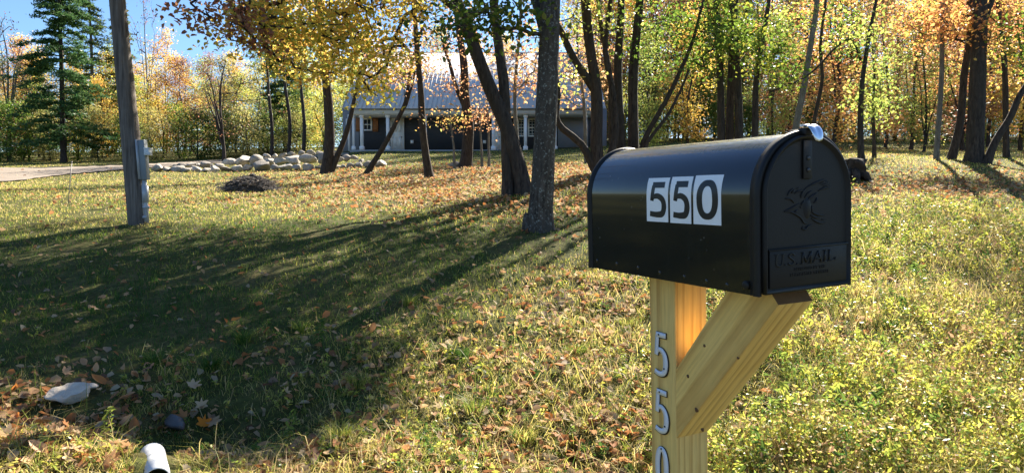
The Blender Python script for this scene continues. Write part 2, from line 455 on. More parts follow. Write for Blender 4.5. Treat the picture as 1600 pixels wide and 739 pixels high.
    for (pa, pb, ya) in ((612, 633, 184), (769, 784, 184)):
        xa, xb, za, zc = XW(pa), XW(pb), zb+.02, ZW(ya)
        m = MB(); m.box(L((xa+xb)/2, yw-.03, (za+zc)/2), (xb-xa-.16, .06, zc-za-.1))
        for a in (-1, 1):
            for q in (.3, .72): m.box(L((xa+xb)/2+a*(xb-xa)*.18, yw-.07, za+(zc-za)*q), ((xb-xa)*.24, .02, (zc-za)*.28))
        f = MB()
        for a in (-1, 1): f.box(L((xa+xb)/2+a*((xb-xa)/2-.04), yw-.06, (za+zc)/2), (.08, .12, zc-za))
        f.box(L((xa+xb)/2, yw-.062, zc-.04), (xb-xa-.16, .11, .08))
        d = m.build('door', white, root); f.build('door_frame', white, d)
        h = MB(); h.tube([L(xb-.16, yw-.1, za+.95), L(xb-.16, yw-.14, za+.95)], .035, 8); h.build('handle', plain('dark_metal', (.05, .05, .05), .3, 1), d)
    for px in (645, 757.5):
        m = MB(); m.box(L(XW(px), yw-.05, ZW(222)), (.2, .1, .22)); m.build('outlet_box', white, root)
    # window of the gable body to the left of the porch
    xg = xl - .02
    window(543, 548.5, 186, 211, y=yw+.2-.02, nx=1, ny=2)
    m = MB(); m.box(L(XW(552), yw-.9, (zb+ze)/2-.1), (.14, .14, ze-zb-.2)); m.build('corner_board', white, root)
    # roof : metal sheet with raised seams, gabled
    yr = D + 7.0; zr = W(800, 84, yr)[2]; ya, za = D-.35, ze+.03
    xa, xb = x0-.55, x1+.6
    sl = math.hypot(yr-ya, zr-za); ang = math.atan2(zr-za, yr-ya)
    rot = Matrix.Rotation(ang, 3, 'X')
    m = MB(); m.box(L((xa+xb)/2, (ya+yr)/2, (za+zr)/2), (xb-xa, sl, .06), rot)
    nrm = np.array([0, -math.sin(ang), math.cos(ang)])
    for k in range(int((xb-xa)/.3)+1):
        c = np.array(L(xa+.02+k*.3, (ya+yr)/2, (za+zr)/2)) + nrm*.045
        m.box(c, (.028, sl-.02, .03), rot)
    rot2 = Matrix.Rotation(-ang, 3, 'X')
    m.box(L((xa+xb)/2, yr+(yr-ya)/2, (za+zr)/2), (xb-xa, sl, .06), rot2)
    m.box(L((xa+xb)/2, yr, zr+.04), (xb-xa, .3, .06))
    roof = m.build('roof', roofm, root)
    # gable infill triangles
    for gx in (x0+.1, x1-.1):
        V = [L(gx-.06, D+2.2, ze-.4), L(gx-.06, yr*2-D-2.2, ze-.4), L(gx-.06, yr, zr-.15), L(gx+.06, D+2.2, ze-.4), L(gx+.06, yr*2-D-2.2, ze-.4), L(gx+.06, yr, zr-.15)]
        m = MB(); m.add(V, [[0, 1, 2], [3, 5, 4]]); m.add(V, [[0, 3, 4, 1], [1, 4, 5, 2], [2, 5, 3, 0]]); m.build('gable', siding_grey, root)
    # small dark roof-vent pipe
    px, py = 634, 150
    yv = ya + (yr-ya)*.2; zv = za+(zr-za)*.2
    m = MB(); m.tube([L((px-CX)/F_PX*yv, yv, zv), L((px-CX)/F_PX*yv, yv, zv+.55)], .06, 10); m.tube([L((px-CX)/F_PX*yv, yv, zv+.5), L((px-CX)/F_PX*yv, yv, zv+.62)], .1, 10)
    m.build('vent_pipe', plain('vent_metal', (.2, .21, .23), .4, .6), roof)
make_house()

# ------------------------------------------------------------------ tree generator
def edges_mesh(P0, P1, r0, r1, n=5):
    D = P1 - P0; D = D / (np.linalg.norm(D, axis=1)[:, None] + 1e-9)
    ref = np.where(np.abs(D[:, 2:3]) < .9, np.array([[0, 0, 1.]]), np.array([[1., 0, 0]]))
    A = np.cross(D, ref); A /= np.linalg.norm(A, axis=1)[:, None] + 1e-9
    B = np.cross(D, A)
    a = np.linspace(0, 2*np.pi, n, endpoint=False)
    ring = np.cos(a)[None, :, None]*A[:, None] + np.sin(a)[None, :, None]*B[:, None]
    V = np.concatenate([P0[:, None] + ring*r0[:, None, None], P1[:, None] + ring*r1[:, None, None]], 1).reshape(-1, 3)
    i = np.arange(len(P0))[:, None]*2*n; j = np.arange(n)[None]; j2 = (j+1) % n
    return V, np.stack([i+j, i+j2, i+n+j2, i+n+j], -1).reshape(-1, 4)
def leaves_mesh(C, size, g, up=.35, quads=2, droop=0.3, aspect=.62):
    """One folded leaf per centre."""
    n = len(C)
    N = g.standard_normal((n, 3)); N[:, 2] = np.abs(N[:, 2]) + up; N /= np.linalg.norm(N, axis=1)[:, None]
    T = g.standard_normal((n, 3)); T[:, 2] -= droop; T -= (T*N).sum(1)[:, None]*N; T /= np.linalg.norm(T, axis=1)[:, None] + 1e-9
    S = np.cross(N, T)
    s = (size * (.65 + .7*g.random(n)))[:, None]
    if quads == 1:
        V = np.stack([C - T*s*.5, C + S*s*aspect*.5 - T*s*.05, C + T*s*.5, C - S*s*aspect*.5 - T*s*.05], 1)
        return V.reshape(-1, 3), (np.arange(n)[:, None]*4 + np.arange(4)[None])
    fold = .16*s
    V = np.stack([C - T*s*.5, C + S*s*aspect*.52 - T*s*.2 + N*fold, C + S*s*aspect*.4 + T*s*.22 + N*fold*.6, C + T*s*.52 - N*fold*.5,
                  C - S*s*aspect*.4 + T*s*.22 + N*fold*.6, C - S*s*aspect*.52 - T*s*.2 + N*fold], 1)
    b = np.arange(n)[:, None]*6
    F = np.stack([b + np.array([0, 1, 2, 3]), b + np.array([0, 3, 4, 5])], 1).reshape(-1, 4)
    return V.reshape(-1, 3), F
def grow(stems, targets, g, rtip=.006, stepn=4, wander=.12, rise=.35, rpow=.42, sides=5):
    """Attach every target to the nearest node of the growing tree; return edges with radii."""
    nodes = []; par = []; rcap = []; trunkflag = []
    for st in stems:       # st: array (m,4) xyz r along stem
        for k, p in enumerate(st):
            nodes.append(p[:3]); par.append(-1); rcap.append(p[3]); trunkflag.append(True)
    nodes = list(nodes)
    T = np.asarray(targets)
    trunkP = np.array(nodes)
    d = np.min(np.linalg.norm(T[:, None, :]-trunkP[None], axis=2), axis=1)
    order = np.argsort(d)
    arr = np.zeros((len(nodes) + len(T)*stepn + 8, 3)); arr[:len(nodes)] = trunkP; cnt = len(nodes)
    parent = np.full(len(arr), -1); istr = np.zeros(len(arr), bool); istr[:cnt] = True
    tip = []
    for ti in order:
        p = T[ti]
        A = arr[:cnt]
        dv = p - A
        dist = np.linalg.norm(dv, axis=1)
        # prefer to rise away from the attachment
        cost = dist + np.clip(-dv[:, 2], 0, None)*rise*1.5 + np.where(istr[:cnt], .0, .08)
        k = int(np.argmin(cost)); q = A[k].copy(); L = dist[k]
        prev = k
        nn = stepn if L > .5 else 2
        bow = np.array([0, 0, 1.0])*L*g.uniform(-.02, .16) + g.standard_normal(3)*L*.06
        for s in range(1, nn+1):
            u = s/nn
            pt = q*(1-u) + p*u + bow*4*u*(1-u)*.5 + (g.standard_normal(3)*wander*L/nn*.5 if s < nn else 0)
            arr[cnt] = pt; parent[cnt] = prev; prev = cnt; cnt += 1
        tip.append(cnt-1)
    w_ = np.zeros(cnt)
    w_[tip] = 1
    for i in range(cnt-1, -1, -1):
        if parent[i] >= 0: w_[parent[i]] += w_[i] if not istr[parent[i]] else 0
    rad = rtip*np.maximum(w_, 1)**rpow*1.0
    ch = np.array([i for i in range(cnt) if parent[i] >= 0])
    pa = parent[ch]
    rc = np.array(rcap)
    r0 = np.where(istr[pa], np.minimum(rad[ch]*1.15, rc[np.minimum(pa, len(rc)-1)]), rad[pa])
    r0 = np.minimum(r0, rad[ch]*1.6)
    return edges_mesh(arr[pa], arr[ch], r0, rad[ch], sides), arr[np.array(tip)], arr[:cnt], ch
def stem_path(pts, r0, r1, step=.25, wob=.02, g=None):
    P = spline(np.asarray(pts, float), step)
    t = np.linspace(0, 1, len(P))
    if g is not None and wob:
        ph = g.random(4)*6.28
        P = P.copy(); P[:, 0] += wob*np.sin(t*11+ph[0]) * (t > .02); P[:, 1] += wob*np.sin(t*9+ph[1]) * (t > .02)
    r = r0 + (r1-r0)*t
    return np.concatenate([P, r[:, None]], 1)
def stem_mesh(mb, st, n=12, flare=.45, wob=.05, seed=1, root=True):
    P, r = st[:, :3].copy(), st[:, 3].copy()
    if root:
        h = P[:, 2] - P[0, 2]
        r = r*(1 + flare*np.exp(-h/.16))
        P = np.vstack([P[0]-[0, 0, .25], P]); r = np.append(r[0]*1.15, r)
    mb.tube(P, r, n, cap=True, wob=wob, seed=seed)
def cluster_leaves(tips, per, spread, size, g, flat=.6, quads=2, droop=.3):
    n = len(tips)*per
    C = np.repeat(tips, per, 0) + g.standard_normal((n, 3))*np.array([spread, spread, spread*flat])
    # colour varies by clump and by leaf
    tint = np.repeat(g.random(len(tips)), per)*.6 + g.random(n)*.4
    V, F = leaves_mesh(C, size, g, quads=quads, droop=droop)
    return V, F, np.repeat(tint, quads)
def make_tree(name, base, stems, targets, leaf, bark, label, cat='tree', group=None, per=40, spread=.3, size=.085, seed=1,
              rtip=.008, wob=.05, flare=.3, sides=12, tintshift=0.0, flat=.6, stubs=0, droop=.3, quads=2):
    g = np.random.default_rng(seed)
    base = np.asarray(base, float)
    root = empty(name, base, label, cat, group)
    mb = MB()
    for k, st in enumerate(stems): stem_mesh(mb, np.concatenate([st[:, :3]-base, st[:, 3:]], 1), sides, flare if k == 0 else .1, wob, seed*7+k, root=(abs(st[0, 2]-stems[0][0, 2]) < .15))
    tips = None
    if len(targets):
        (V, F), tips, allp, _ = grow(stems, targets, g, rtip)
        mb.add(V-base, F)
    mb.build('trunk', bark, root, smooth=True)
    if leaf is not None and tips is not None and per:
        V, F, tint = cluster_leaves(tips, per, spread, size, g, flat=flat, quads=quads, droop=droop)
        build('crown', V-base, F, leaf, root, attrs={'tint': np.clip(tint+tintshift, 0, 1)})
    return root
def pxstem(pts, d, r0px, r1px, g, step=.25, wob=.015, dd=0.0):
    """Stem from photo pixels; dd tilts it in depth towards its top."""
    n = len(pts)
    dep = [d + dd*k/(n-1) for k in range(n)]
    P = np.array([W(a, b, q) for (a, b), q in zip(pts, dep)])
    if pts[0][1] > 200:
        P[0, 2] = height(P[0, 0], P[0, 1]) - .02
    return stem_path(P, r0px/F_PX*d, r1px/F_PX*d, step, wob, g)

def smoothn(x, y, s, seed):
    g = np.random.default_rng(seed); out = 0
    for k in range(7):
        a = g.random()*6.28; f = s*(.6+g.random()*1.3); out = out + np.sin((x*math.cos(a)+y*math.sin(a))*f + g.random()*6.28 + 1.3*np.sin((y*math.cos(a)-x*math.sin(a))*f*.7+g.random()*6))
    return out/7/.55     # about -1..1
# ---- where shade may fall: photo polygons on the lawn
def inpoly(x, y, poly):
    x = np.asarray(x); y = np.asarray(y); c = np.zeros(x.shape, bool)
    n = len(poly); j = n-1
    for i in range(n):
        xi, yi = poly[i]; xj, yj = poly[j]
        hit = ((yi > y) != (yj > y)) & (x < (xj-xi)*(y-yi)/((yj-yi) + 1e-12) + xi)
        c ^= hit; j = i
    return c
SHADE = [(-1600,345),(200,343),(420,362),(600,352),(830,328),(925,350),(925,412),(800,445),(650,510),(520,565),(465,620),(450,705),(300,708),(255,640),(130,605),(-1600,640)]
def shadow_px(P):
    """Photo pixel where the shadow of point P lands."""
    P = np.asarray(P, float); Q = P.copy()
    for _ in range(8):
        h = Q[..., 2] - height(Q[..., 0], Q[..., 1])
        Q = Q - SUN*(h/SUN[2]*.9)[..., None]
    return project(Q)
def shade_targets(n, g, poly=SHADE, hlo=4.2, hhi=8.5):
    xs_ = [p[0] for p in poly]; ys_ = [p[1] for p in poly]
    out = []
    while len(out) < n:
        m = 600
        # sample on the ground so that density is even in metres
        X = g.uniform(-19, 3, m); Y = g.uniform(3.8, 12.5, m); Z = height(X, Y)
        px, py = project(np.stack([X, Y, Z], -1))
        ok = inpoly(px, py, poly) & ~(((px-115)/75)**2 + ((py-632)/34)**2 < 1) & ((smoothn((X*math.cos(SUN_AZ)-Y*math.sin(SUN_AZ))*1.7, (X*math.sin(SUN_AZ)+Y*math.cos(SUN_AZ))*.35, 1.5, 90) > -.16) | (g.random(m) < .08) | (Y < 5.4))
        G = np.stack([X, Y, Z], -1)[ok]
        h = g.uniform(hlo, hhi, len(G))
        P = G + SUN*(h/SUN[2])[:, None]
        a, b_ = project(P)
        P = P[(b_ < -45)]
        out += list(P)
    return np.array(out[:n])
def keep_lit(P, g, keep=.08):
    """Drop out-of-view foliage whose shadow would fall on the sunlit verge."""
    a, b_ = project(P); sx, sy = shadow_px(P)
    vis = (b_ > -30) & (a > -50) & (a < 1650)
    lit = (sy > 300) & (sx > -200) & (sx < 1750) & ~inpoly(sx, sy, SHADE)
    return P[vis | ~lit | (g.random(len(P)) < keep)]
def blob(g, n, px, py, rx, ry, d, rd):
    """Random points in an ellipsoid given in photo pixels."""
    v = g.standard_normal((n, 3)); v /= np.linalg.norm(v, axis=1)[:, None]; v *= g.random(n)[:, None]**(1/2.4)
    return W(px + v[:, 0]*rx, py + v[:, 1]*ry, d + v[:, 2]*rd)
def crownball(g, n, c, r):
    v = g.standard_normal((n, 3)); v /= np.linalg.norm(v, axis=1)[:, None]; v *= g.random(n)[:, None]**(1/2.2)
    return np.array(c) + v*np.array(r)

# ------------------------------------------------------------------ the near trees
def near_trees():
    g = np.random.default_rng(11)
    sh = np.vstack([shade_targets(1350, g), shade_targets(150, g, [(262,622),(458,612),(450,714),(268,714)], 5.5, 7.5)])
    # share the high foliage between the three big trees by closeness
    tops = np.array([W(858, -250, 9.8), W(700, -260, 13.5), W(925, -250, 17), np.array([-10.5, 12.5, 7.5]), np.array([-15.5, 13.5, 7.5])])
    own = np.argmin(np.linalg.norm(sh[:, None]-tops[None], axis=2) + np.array([0, -.6, .5, 0, 0]), axis=1)
    G = 'trees standing on the lawn'
    # T1, the lichened trunk in front
    st = [pxstem([(843,362),(846,300),(851,200),(856,100),(860,0),(866,-160),(852,-420),(840,-700)], 9.8, 19, 7, g, .18, .012),
          pxstem([(857,75),(846,25),(826,-50),(790,-190),(760,-400)], 9.8, 10, 4, g, .2, .01, dd=.8),
          pxstem([(822,360),(822,345),(824,333)], 9.75, 7, 4, g, .05, 0)]
    P = np.vstack([sh[own == 0], keep_lit(crownball(g, 90, W(850, -520, 10), (2.3, 2.3, 2.2)), g),
                   blob(g, 18, 750, 30, 90, 45, 9.6, .7), blob(g, 6, 800, -10, 60, 30, 9.6, .8)])
    make_tree('lawn_tree', st[0][0, :3], st, P, M['dark_green'], M['bark_lichen'],
              'straight grey trunk speckled with pale lichen, nearest tree left of the mailbox', group=G, per=34, spread=.27, size=.085, seed=21, sides=16, wob=.045)
    # T2, leaning fork behind it, golden leaves
    st = [pxstem([(819,304),(806,250),(791,200),(762,130),(737,60),(714,0),(690,-100),(655,-260),(640,-420)], 13.5, 12.5, 5, g, .22, .012),
          pxstem([(793,203),(789,150),(783,95),(776,45),(771,0),(776,-120),(790,-330)], 13.5, 9.5, 4, g, .22, .012, dd=.7),
          pxstem([(722,25),(660,-20),(560,-60),(440,-50),(380,-20)], 13.3, 5, 2, g, .25, .03, dd=-2.0)]
    P = np.vstack([sh[own == 1], keep_lit(crownball(g, 60, W(680, -330, 13.6), (3, 2.4, 2)), g),
                   blob(g, 112, 515, 10, 175, 66, 12.0, 1.3), blob(g, 34, 570, 85, 70, 38, 12, .9),
                   blob(g, 28, 400, 45, 70, 50, 11.5, .8), blob(g, 11, 520, 112, 80, 20, 12, .7), blob(g, 7, 592,140, 34, 16, 12, .5), blob(g, 5, 450, 100, 40, 22, 12, .5)])
    make_tree('lawn_tree', st[0][0, :3], st, P, M['yellow'], M['bark'],
              'leaning forked tree with golden yellow leaves, its thick trunk just left of the lichened one', group=G, per=36, spread=.24, size=.076, seed=22, sides=14, wob=.05)
    # off-frame tree added to shade the lawn; its russet tips hang into view
    b0 = np.array([-11.2, 12.2, 0]); b0[2] = height(b0[0], b0[1])
    st = [stem_path([b0, b0+[.1, 0, 2.5], b0+[.3, -.2, 5], b0+[.4, 0, 8.5]], .2, .07, .25, .03, g),
          stem_path([b0+[.3, -.2, 4.4], b0+[2.5, -.6, 5.0], W(250, -75, 11.4), W(330, -20, 11)], .08, .025, .25, .03, g)]
    P = np.vstack([sh[own == 3], blob(g, 12, 360, 22, 42, 30, 10.8, .5), blob(g, 5, 300, 25, 25, 22, 10.8, .4), blob(g, 5, 400, 70, 22, 18, 10.8, .4)])
    make_tree('lawn_tree', b0, st, P, M['rust'], M['bark'], 'tree at the left edge whose russet leaf tips hang against the blue sky', group=G, per=24, spread=.2, size=.085, seed=20, sides=10, flat=.5)
    b0 = np.array([-15.6, 14, 0]); b0[2] = height(b0[0], b0[1])  # unseen tree, added to shade the lawn that the mailbox side reflects
    st = [stem_path([b0, b0+[.1, 0, 2.5], b0+[-.2, -.2, 5], b0+[.2, 0, 8.5]], .2, .07, .25, .03, g)]
    make_tree('lawn_tree', b0, st, sh[own == 4], M['dark_green'], M['bark'], 'unseen green tree added well beyond the left edge to shade the lawn', group=G, per=24, spread=.24, size=.09, seed=19, sides=10)
    # T3, many-limbed tree behind the mailbox's rear end
    st = [pxstem([(938,268),(932,225),(931,150),(921,75),(915,0),(905,-180),(900,-350)], 17, 10, 4, g, .25, .015),
          pxstem([(936,248),(908,226),(880,202),(870,182),(872,150),(868,110)], 17, 7, 3, g, .2, .015, dd=-.3),
          pxstem([(928,140),(902,100),(886,70),(868,35),(835,0),(800,-80)], 17, 6.5, 2.5, g, .25, .015, dd=-.6),
          pxstem([(938,240),(962,218),(958,150),(945,80),(955,0),(960,-100)], 17, 6, 2.5, g, .25, .015, dd=.6)]
    P = np.vstack([sh[own == 2], keep_lit(crownball(g, 50, W(915, -300, 17), (3, 2.5, 2.2)), g), blob(g, 26, 915, 25, 75, 45, 17, 1.2), blob(g, 8, 880, 120, 40, 40, 17, .6)])
    make_tree('lawn_tree', st[0][0, :3], st, P, M['lime'], M['bark'],
              'dark many-limbed tree with a low branch curving up to the left, just behind the mailbox', group=G, per=16, spread=.28, size=.09, seed=23, sides=12)
    # T4 cluster
    st = [pxstem([(972,262),(968,180),(966,100),(970,0),(975,-200)], 18, 8, 3.5, g, .25, .012),
          pxstem([(990,262),(988,180),(990,110),(1000,0),(1010,-200)], 18.2, 9, 4, g, .25, .012),
          pxstem([(996,262),(1004,225),(1040,160),(1062,110),(1085,60),(1100,0)], 18, 4.5, 2, g, .25, .02, dd=-.4),
          pxstem([(998,262),(1012,220),(1048,175),(1075,110)], 17.8, 3.6, 1.6, g, .25, .02),
          pxstem([(960,262),(955,190),(952,120),(940,40),(930,-60)], 17.8, 5, 2.5, g, .25, .02)]
    P = np.vstack([keep_lit(crownball(g, 60, W(1000, -260, 18.2), (3, 2.5, 2.2)), g), blob(g, 26, 1010, 30, 60, 60, 18, 1.3), blob(g, 8, 1030, 110, 50, 45, 18, .8)])
    make_tree('lawn_tree', st[0][0, :3], st, P, M['green'], M['bark'],
              'clump of dark trunks with slim stems leaning right, rising above the middle of the mailbox', group=G, per=20, spread=.3, size=.09, seed=24, sides=10)
    # T5 cluster with green leaves
    st = [pxstem([(1128,258),(1126,180),(1124,90),(1120,0),(1112,-200)], 19, 6.5, 3, g, .25, .012),
          pxstem([(1141,258),(1140,180),(1143,90),(1150,0),(1160,-200)], 19.1, 6.5, 3, g, .25, .012),
          pxstem([(1153,258),(1155,180),(1150,90),(1142,0),(1130,-200)], 18.8, 7, 3, g, .25, .012),
          pxstem([(1176,258),(1180,180),(1183,120),(1195,40),(1210,-60)], 19.2, 6, 2.5, g, .25, .012)]
    P = np.vstack([keep_lit(crownball(g, 60, W(1150, -260, 19), (3.2, 2.5, 2.2)), g), blob(g, 75, 1140, 40, 110, 62, 18.3, 1.4), blob(g, 14, 1215, 110, 40, 40, 18.5, .8), blob(g, 8, 1090, 105, 40, 25, 18.5, .6)])
    make_tree('lawn_tree', st[0][0, :3], st, P, M['green'], M['bark'],
              'group of four upright trunks under glossy green leaves, above the front of the mailbox', group=G, per=34, spread=.28, size=.095, seed=25, sides=10)
    # right-hand trees
    st = [pxstem([(1236,258),(1243,200),(1258,130),(1268,60),(1276,0),(1285,-150)], 20, 5.5, 2.5, g, .25, .015)]
    P = np.vstack([crownball(g, 22, W(1285, -120, 20), (2, 2, 1.6)), blob(g, 12, 1250, 30, 50, 50, 20, 1)])
    make_tree('lawn_tree', st[0][0, :3], st, P, M['lime'], M['bark_pale'], 'slim pale trunk leaning right, just right of the four-trunk group', group=G, per=18, spread=.3, size=.1, seed=26, sides=9)
    st = [pxstem([(1268,258),(1272,200),(1284,120),(1282,80),(1290,0)], 21, 3.6, 2, g, .25, .02)]
    P = blob(g, 14, 1285, 40, 40, 60, 21, 1)
    make_tree('lawn_tree', st[0][0, :3], st, P, M['green'], M['bark'], 'thin dark crooked trunk behind the top of the mailbox door', group=G, per=18, spread=.3, size=.1, seed=27, sides=8)
    st = [pxstem([(1346,250),(1345,190),(1346,130),(1356,70),(1366,20),(1375,-30)], 19, 5, 2, g, .25, .012),
          pxstem([(1345,95),(1330,60),(1300,80),(1260,120),(1200,145)], 19, 2.2, 1, g, .25, .02)]
    P = np.vstack([blob(g, 20, 1350, 60, 60, 60, 19, 1.2), blob(g, 6, 1350, 150, 25, 30, 19, .6)])
    make_tree('lawn_tree', st[0][0, :3], st, P, M['lime'], M['bark'], 'dark bent trunk with a long side branch reaching left, right of the mailbox', group=G, per=26, spread=.3, size=.1, seed=28, sides=9)
    st = [pxstem([(1366,246),(1364,190),(1366,120),(1362,50)], 22, 3.0, 1, g, .3, .02)]
    make_tree('lawn_tree', st[0][0, :3], st, blob(g, 24, 1366, 150, 28, 55, 22, .8), M['lime'], M['bark'], 'leafy yellow-green young tree beside the dark bent trunk', group=G, per=30, spread=.25, size=.09, seed=29, sides=8)
    st = [pxstem([(1463,252),(1466,200),(1471,120),(1473,0),(1478,-150)], 20, 4, 2.5, g, .3, .01)]
    make_tree('lawn_tree', st[0][0, :3], st, np.vstack([crownball(g, 20, W(1480, -150, 20), (2, 2, 1.6)), blob(g, 16, 1455, 40, 60, 50, 20, 1)]), M['yellow'], M['bark_pale'], 'thin straight pale trunk, leftmost of the four trunks at the far right', group=G, per=18, spread=.3, size=.1, seed=30, sides=9)
    st = [pxstem([(1486,252),(1500,190),(1506,120),(1516,50),(1514,-60),(1520,-200)], 20, 6, 3, g, .3, .012)]
    make_tree('lawn_tree', st[0][0, :3], st, np.vstack([crownball(g, 24, W(1515, -180, 20), (2.2, 2, 1.7)), blob(g, 18, 1500, 20, 60, 40, 20, 1)]), M['orange'], M['bark'], 'grey trunk leaning right, between the thin straight one and the thick one', group=G, per=22, spread=.3, size=.1, seed=31, sides=10)
    st = [pxstem([(1522,256),(1524,200),(1528,120),(1531,0),(1536,-260)], 19, 12.5, 7, g, .25, .01),
          pxstem([(1530,60),(1550,0),(1590,-90)], 19, 5, 2, g, .25, .01)]
    make_tree('lawn_tree', st[0][0, :3], st, np.vstack([crownball(g, 60, W(1545, -230, 19), (3, 2.6, 2.2)), blob(g, 40, 1480, 30, 90, 40, 19.5, 1.2), blob(g, 16, 1580, 60, 40, 60, 19.5, 1)]), M['orange'], M['bark'], 'thickest trunk at the far right of the lawn, straight and grey brown', group=G, per=28, spread=.3, size=.1, seed=32, sides=12)
    st = [pxstem([(1541,255),(1556,222),(1578,185),(1592,150),(1620,110),(1650,60)], 18.7, 6, 3, g, .2, .012)]
    make_tree('lawn_tree', st[0][0, :3], st, blob(g, 26, 1610, 60, 60, 60, 18.7, 1), M['green'], M['bark'], 'crooked trunk sweeping up to the right edge beside the thickest one', group=G, per=24, spread=.3, size=.1, seed=33, sides=10)
    st = [pxstem([(1573,252),(1572,180),(1568,90),(1560,0),(1556,-150)], 21, 4.5, 2.5, g, .3, .012)]
    make_tree('lawn_tree', st[0][0, :3], st, blob(g, 20, 1560, -20, 70, 50, 21, 1), M['orange'], M['bark'], 'slender dark trunk nearest the right edge of the lawn', group=G, per=22, spread=.3, size=.1, seed=34, sides=9)
    # trees between lawn and house
    st = [pxstem([(511,270),(515,225),(512,160),(505,80),(498,0),(490,-80)], 28, 9, 3.5, g, .3, .02),
          pxstem([(517,266),(536,222),(551,170),(560,130),(575,90)], 28, 5, 2, g, .3, .02)]
    make_tree('lawn_tree', st[0][0, :3], st, np.vstack([blob(g, 44, 500, 60, 90, 62, 28, 2.4), blob(g, 30, 480, -10, 90, 60, 28, 2.4)]), M['yellow'], M['bark'], 'twin dark trunks in a narrow v at the right end of the stone wall', group=G, per=34, spread=.42, size=.13, seed=35, sides=10, rtip=.009)
    st = [pxstem([(573,266),(598,232),(616,195),(634,160),(640,125),(646,90),(660,40)], 26, 4.6, 1.8, g, .3, .02),
          pxstem([(622,188),(640,150),(648,110)], 26, 2.6, 1.2, g, .3, .02)]
    make_tree('lawn_tree', st[0][0, :3], st, np.vstack([blob(g, 44, 635, 100, 55, 50, 26, 1.6)]), M['peach'], M['bark'], 'thin dark trunk leaning far to the right in front of the porch', group=G, per=22, spread=.35, size=.1, seed=36, sides=9, rtip=.008)
    st = [pxstem([(671,281),(664,240),(660,200),(658,140),(652,80),(646,10),(640,-60)], 22, 6.5, 2.5, g, .25, .015)]
    make_tree('lawn_tree', st[0][0, :3], st, np.vstack([blob(g, 14, 625, 115, 40, 35, 22, 1.2), blob(g, 20, 640, 20, 60, 50, 22, 1.2), blob(g, 8, 690, 188, 50, 12, 21.5, .7)]), M['orange'], M['bark'], 'slim trunk before the dark porch wall with low orange leaves', group=G, per=16, spread=.28, size=.08, seed=37, sides=9, rtip=.007)
    st = [pxstem([(727,262),(731,225),(733,190),(727,150),(724,100),(716,40),(710,-40)], 28, 9.5, 3, g, .3, .02),
          pxstem([(730,178),(718,150),(705,110),(690,60)], 28, 4, 1.6, g, .3, .02)]
    make_tree('lawn_tree', st[0][0, :3], st, np.vstack([blob(g, 16, 715, 130, 55, 28, 28, 1.4), blob(g, 40, 705, 50, 80, 60, 28, 2), blob(g, 9, 760, 190, 25, 18, 27, .8)]), M['peach'], M['bark'], 'stout trunk with a burl, in front of the middle of the porch', group=G, per=22, spread=.36, size=.1, seed=38, sides=10, rtip=.008)
    for k, (a, b_, c, d_, lab) in enumerate([(711, 262, 702, 172, 'bare pole-thin sapling left of the burled trunk'), (753, 262, 748, 165, 'thin sapling close on the right of the burled trunk'), (764, 262, 761, 155, 'thin sapling with dry leaves left of the white door frame')]):
        st = [pxstem([(a, b_), ((a+c)/2+1, (b_+d_)/2), (c, d_)], 27, 2.2, 1, g, .3, .01)]
        make_tree('sapling', st[0][0, :3], st, blob(g, 6, c, d_+15, 18, 20, 27, .6), M['peach'], M['bark_pale'], lab, 'sapling', 'saplings before the porch', per=10, spread=.25, size=.11, seed=40+k, sides=7)
    # slim tree with peach leaves in front of the right part of the roof
    st = [pxstem([(812,262),(806,200),(806,120),(812,40),(818,-40)], 24, 3.4, 1.6, g, .3, .02)]
    make_tree('lawn_tree', st[0][0, :3], st, np.vstack([blob(g, 60, 810, 100, 75, 50, 24, 1.4), blob(g, 14, 850, 30, 50, 40, 24, 1)]), M['peach'], M['bark_pale'], 'slim pale tree with peach leaves, mostly hidden by the leaning fork', group=G, per=14, spread=.33, size=.11, seed=45, sides=8)
    st = [pxstem([(917,255),(914,200),(910,140),(903,80),(900,20)], 27, 3.2, 1.4, g, .3, .02)]
    make_tree('lawn_tree', st[0][0, :3], st, np.vstack([blob(g, 46, 905, 110, 60, 60, 27, 1.4)]), M['peach'], M['bark_pale'], 'slim tree with pink-orange leaves before the right end of the house', group=G, per=18, spread=.33, size=.12, seed=46, sides=8)
near_trees()

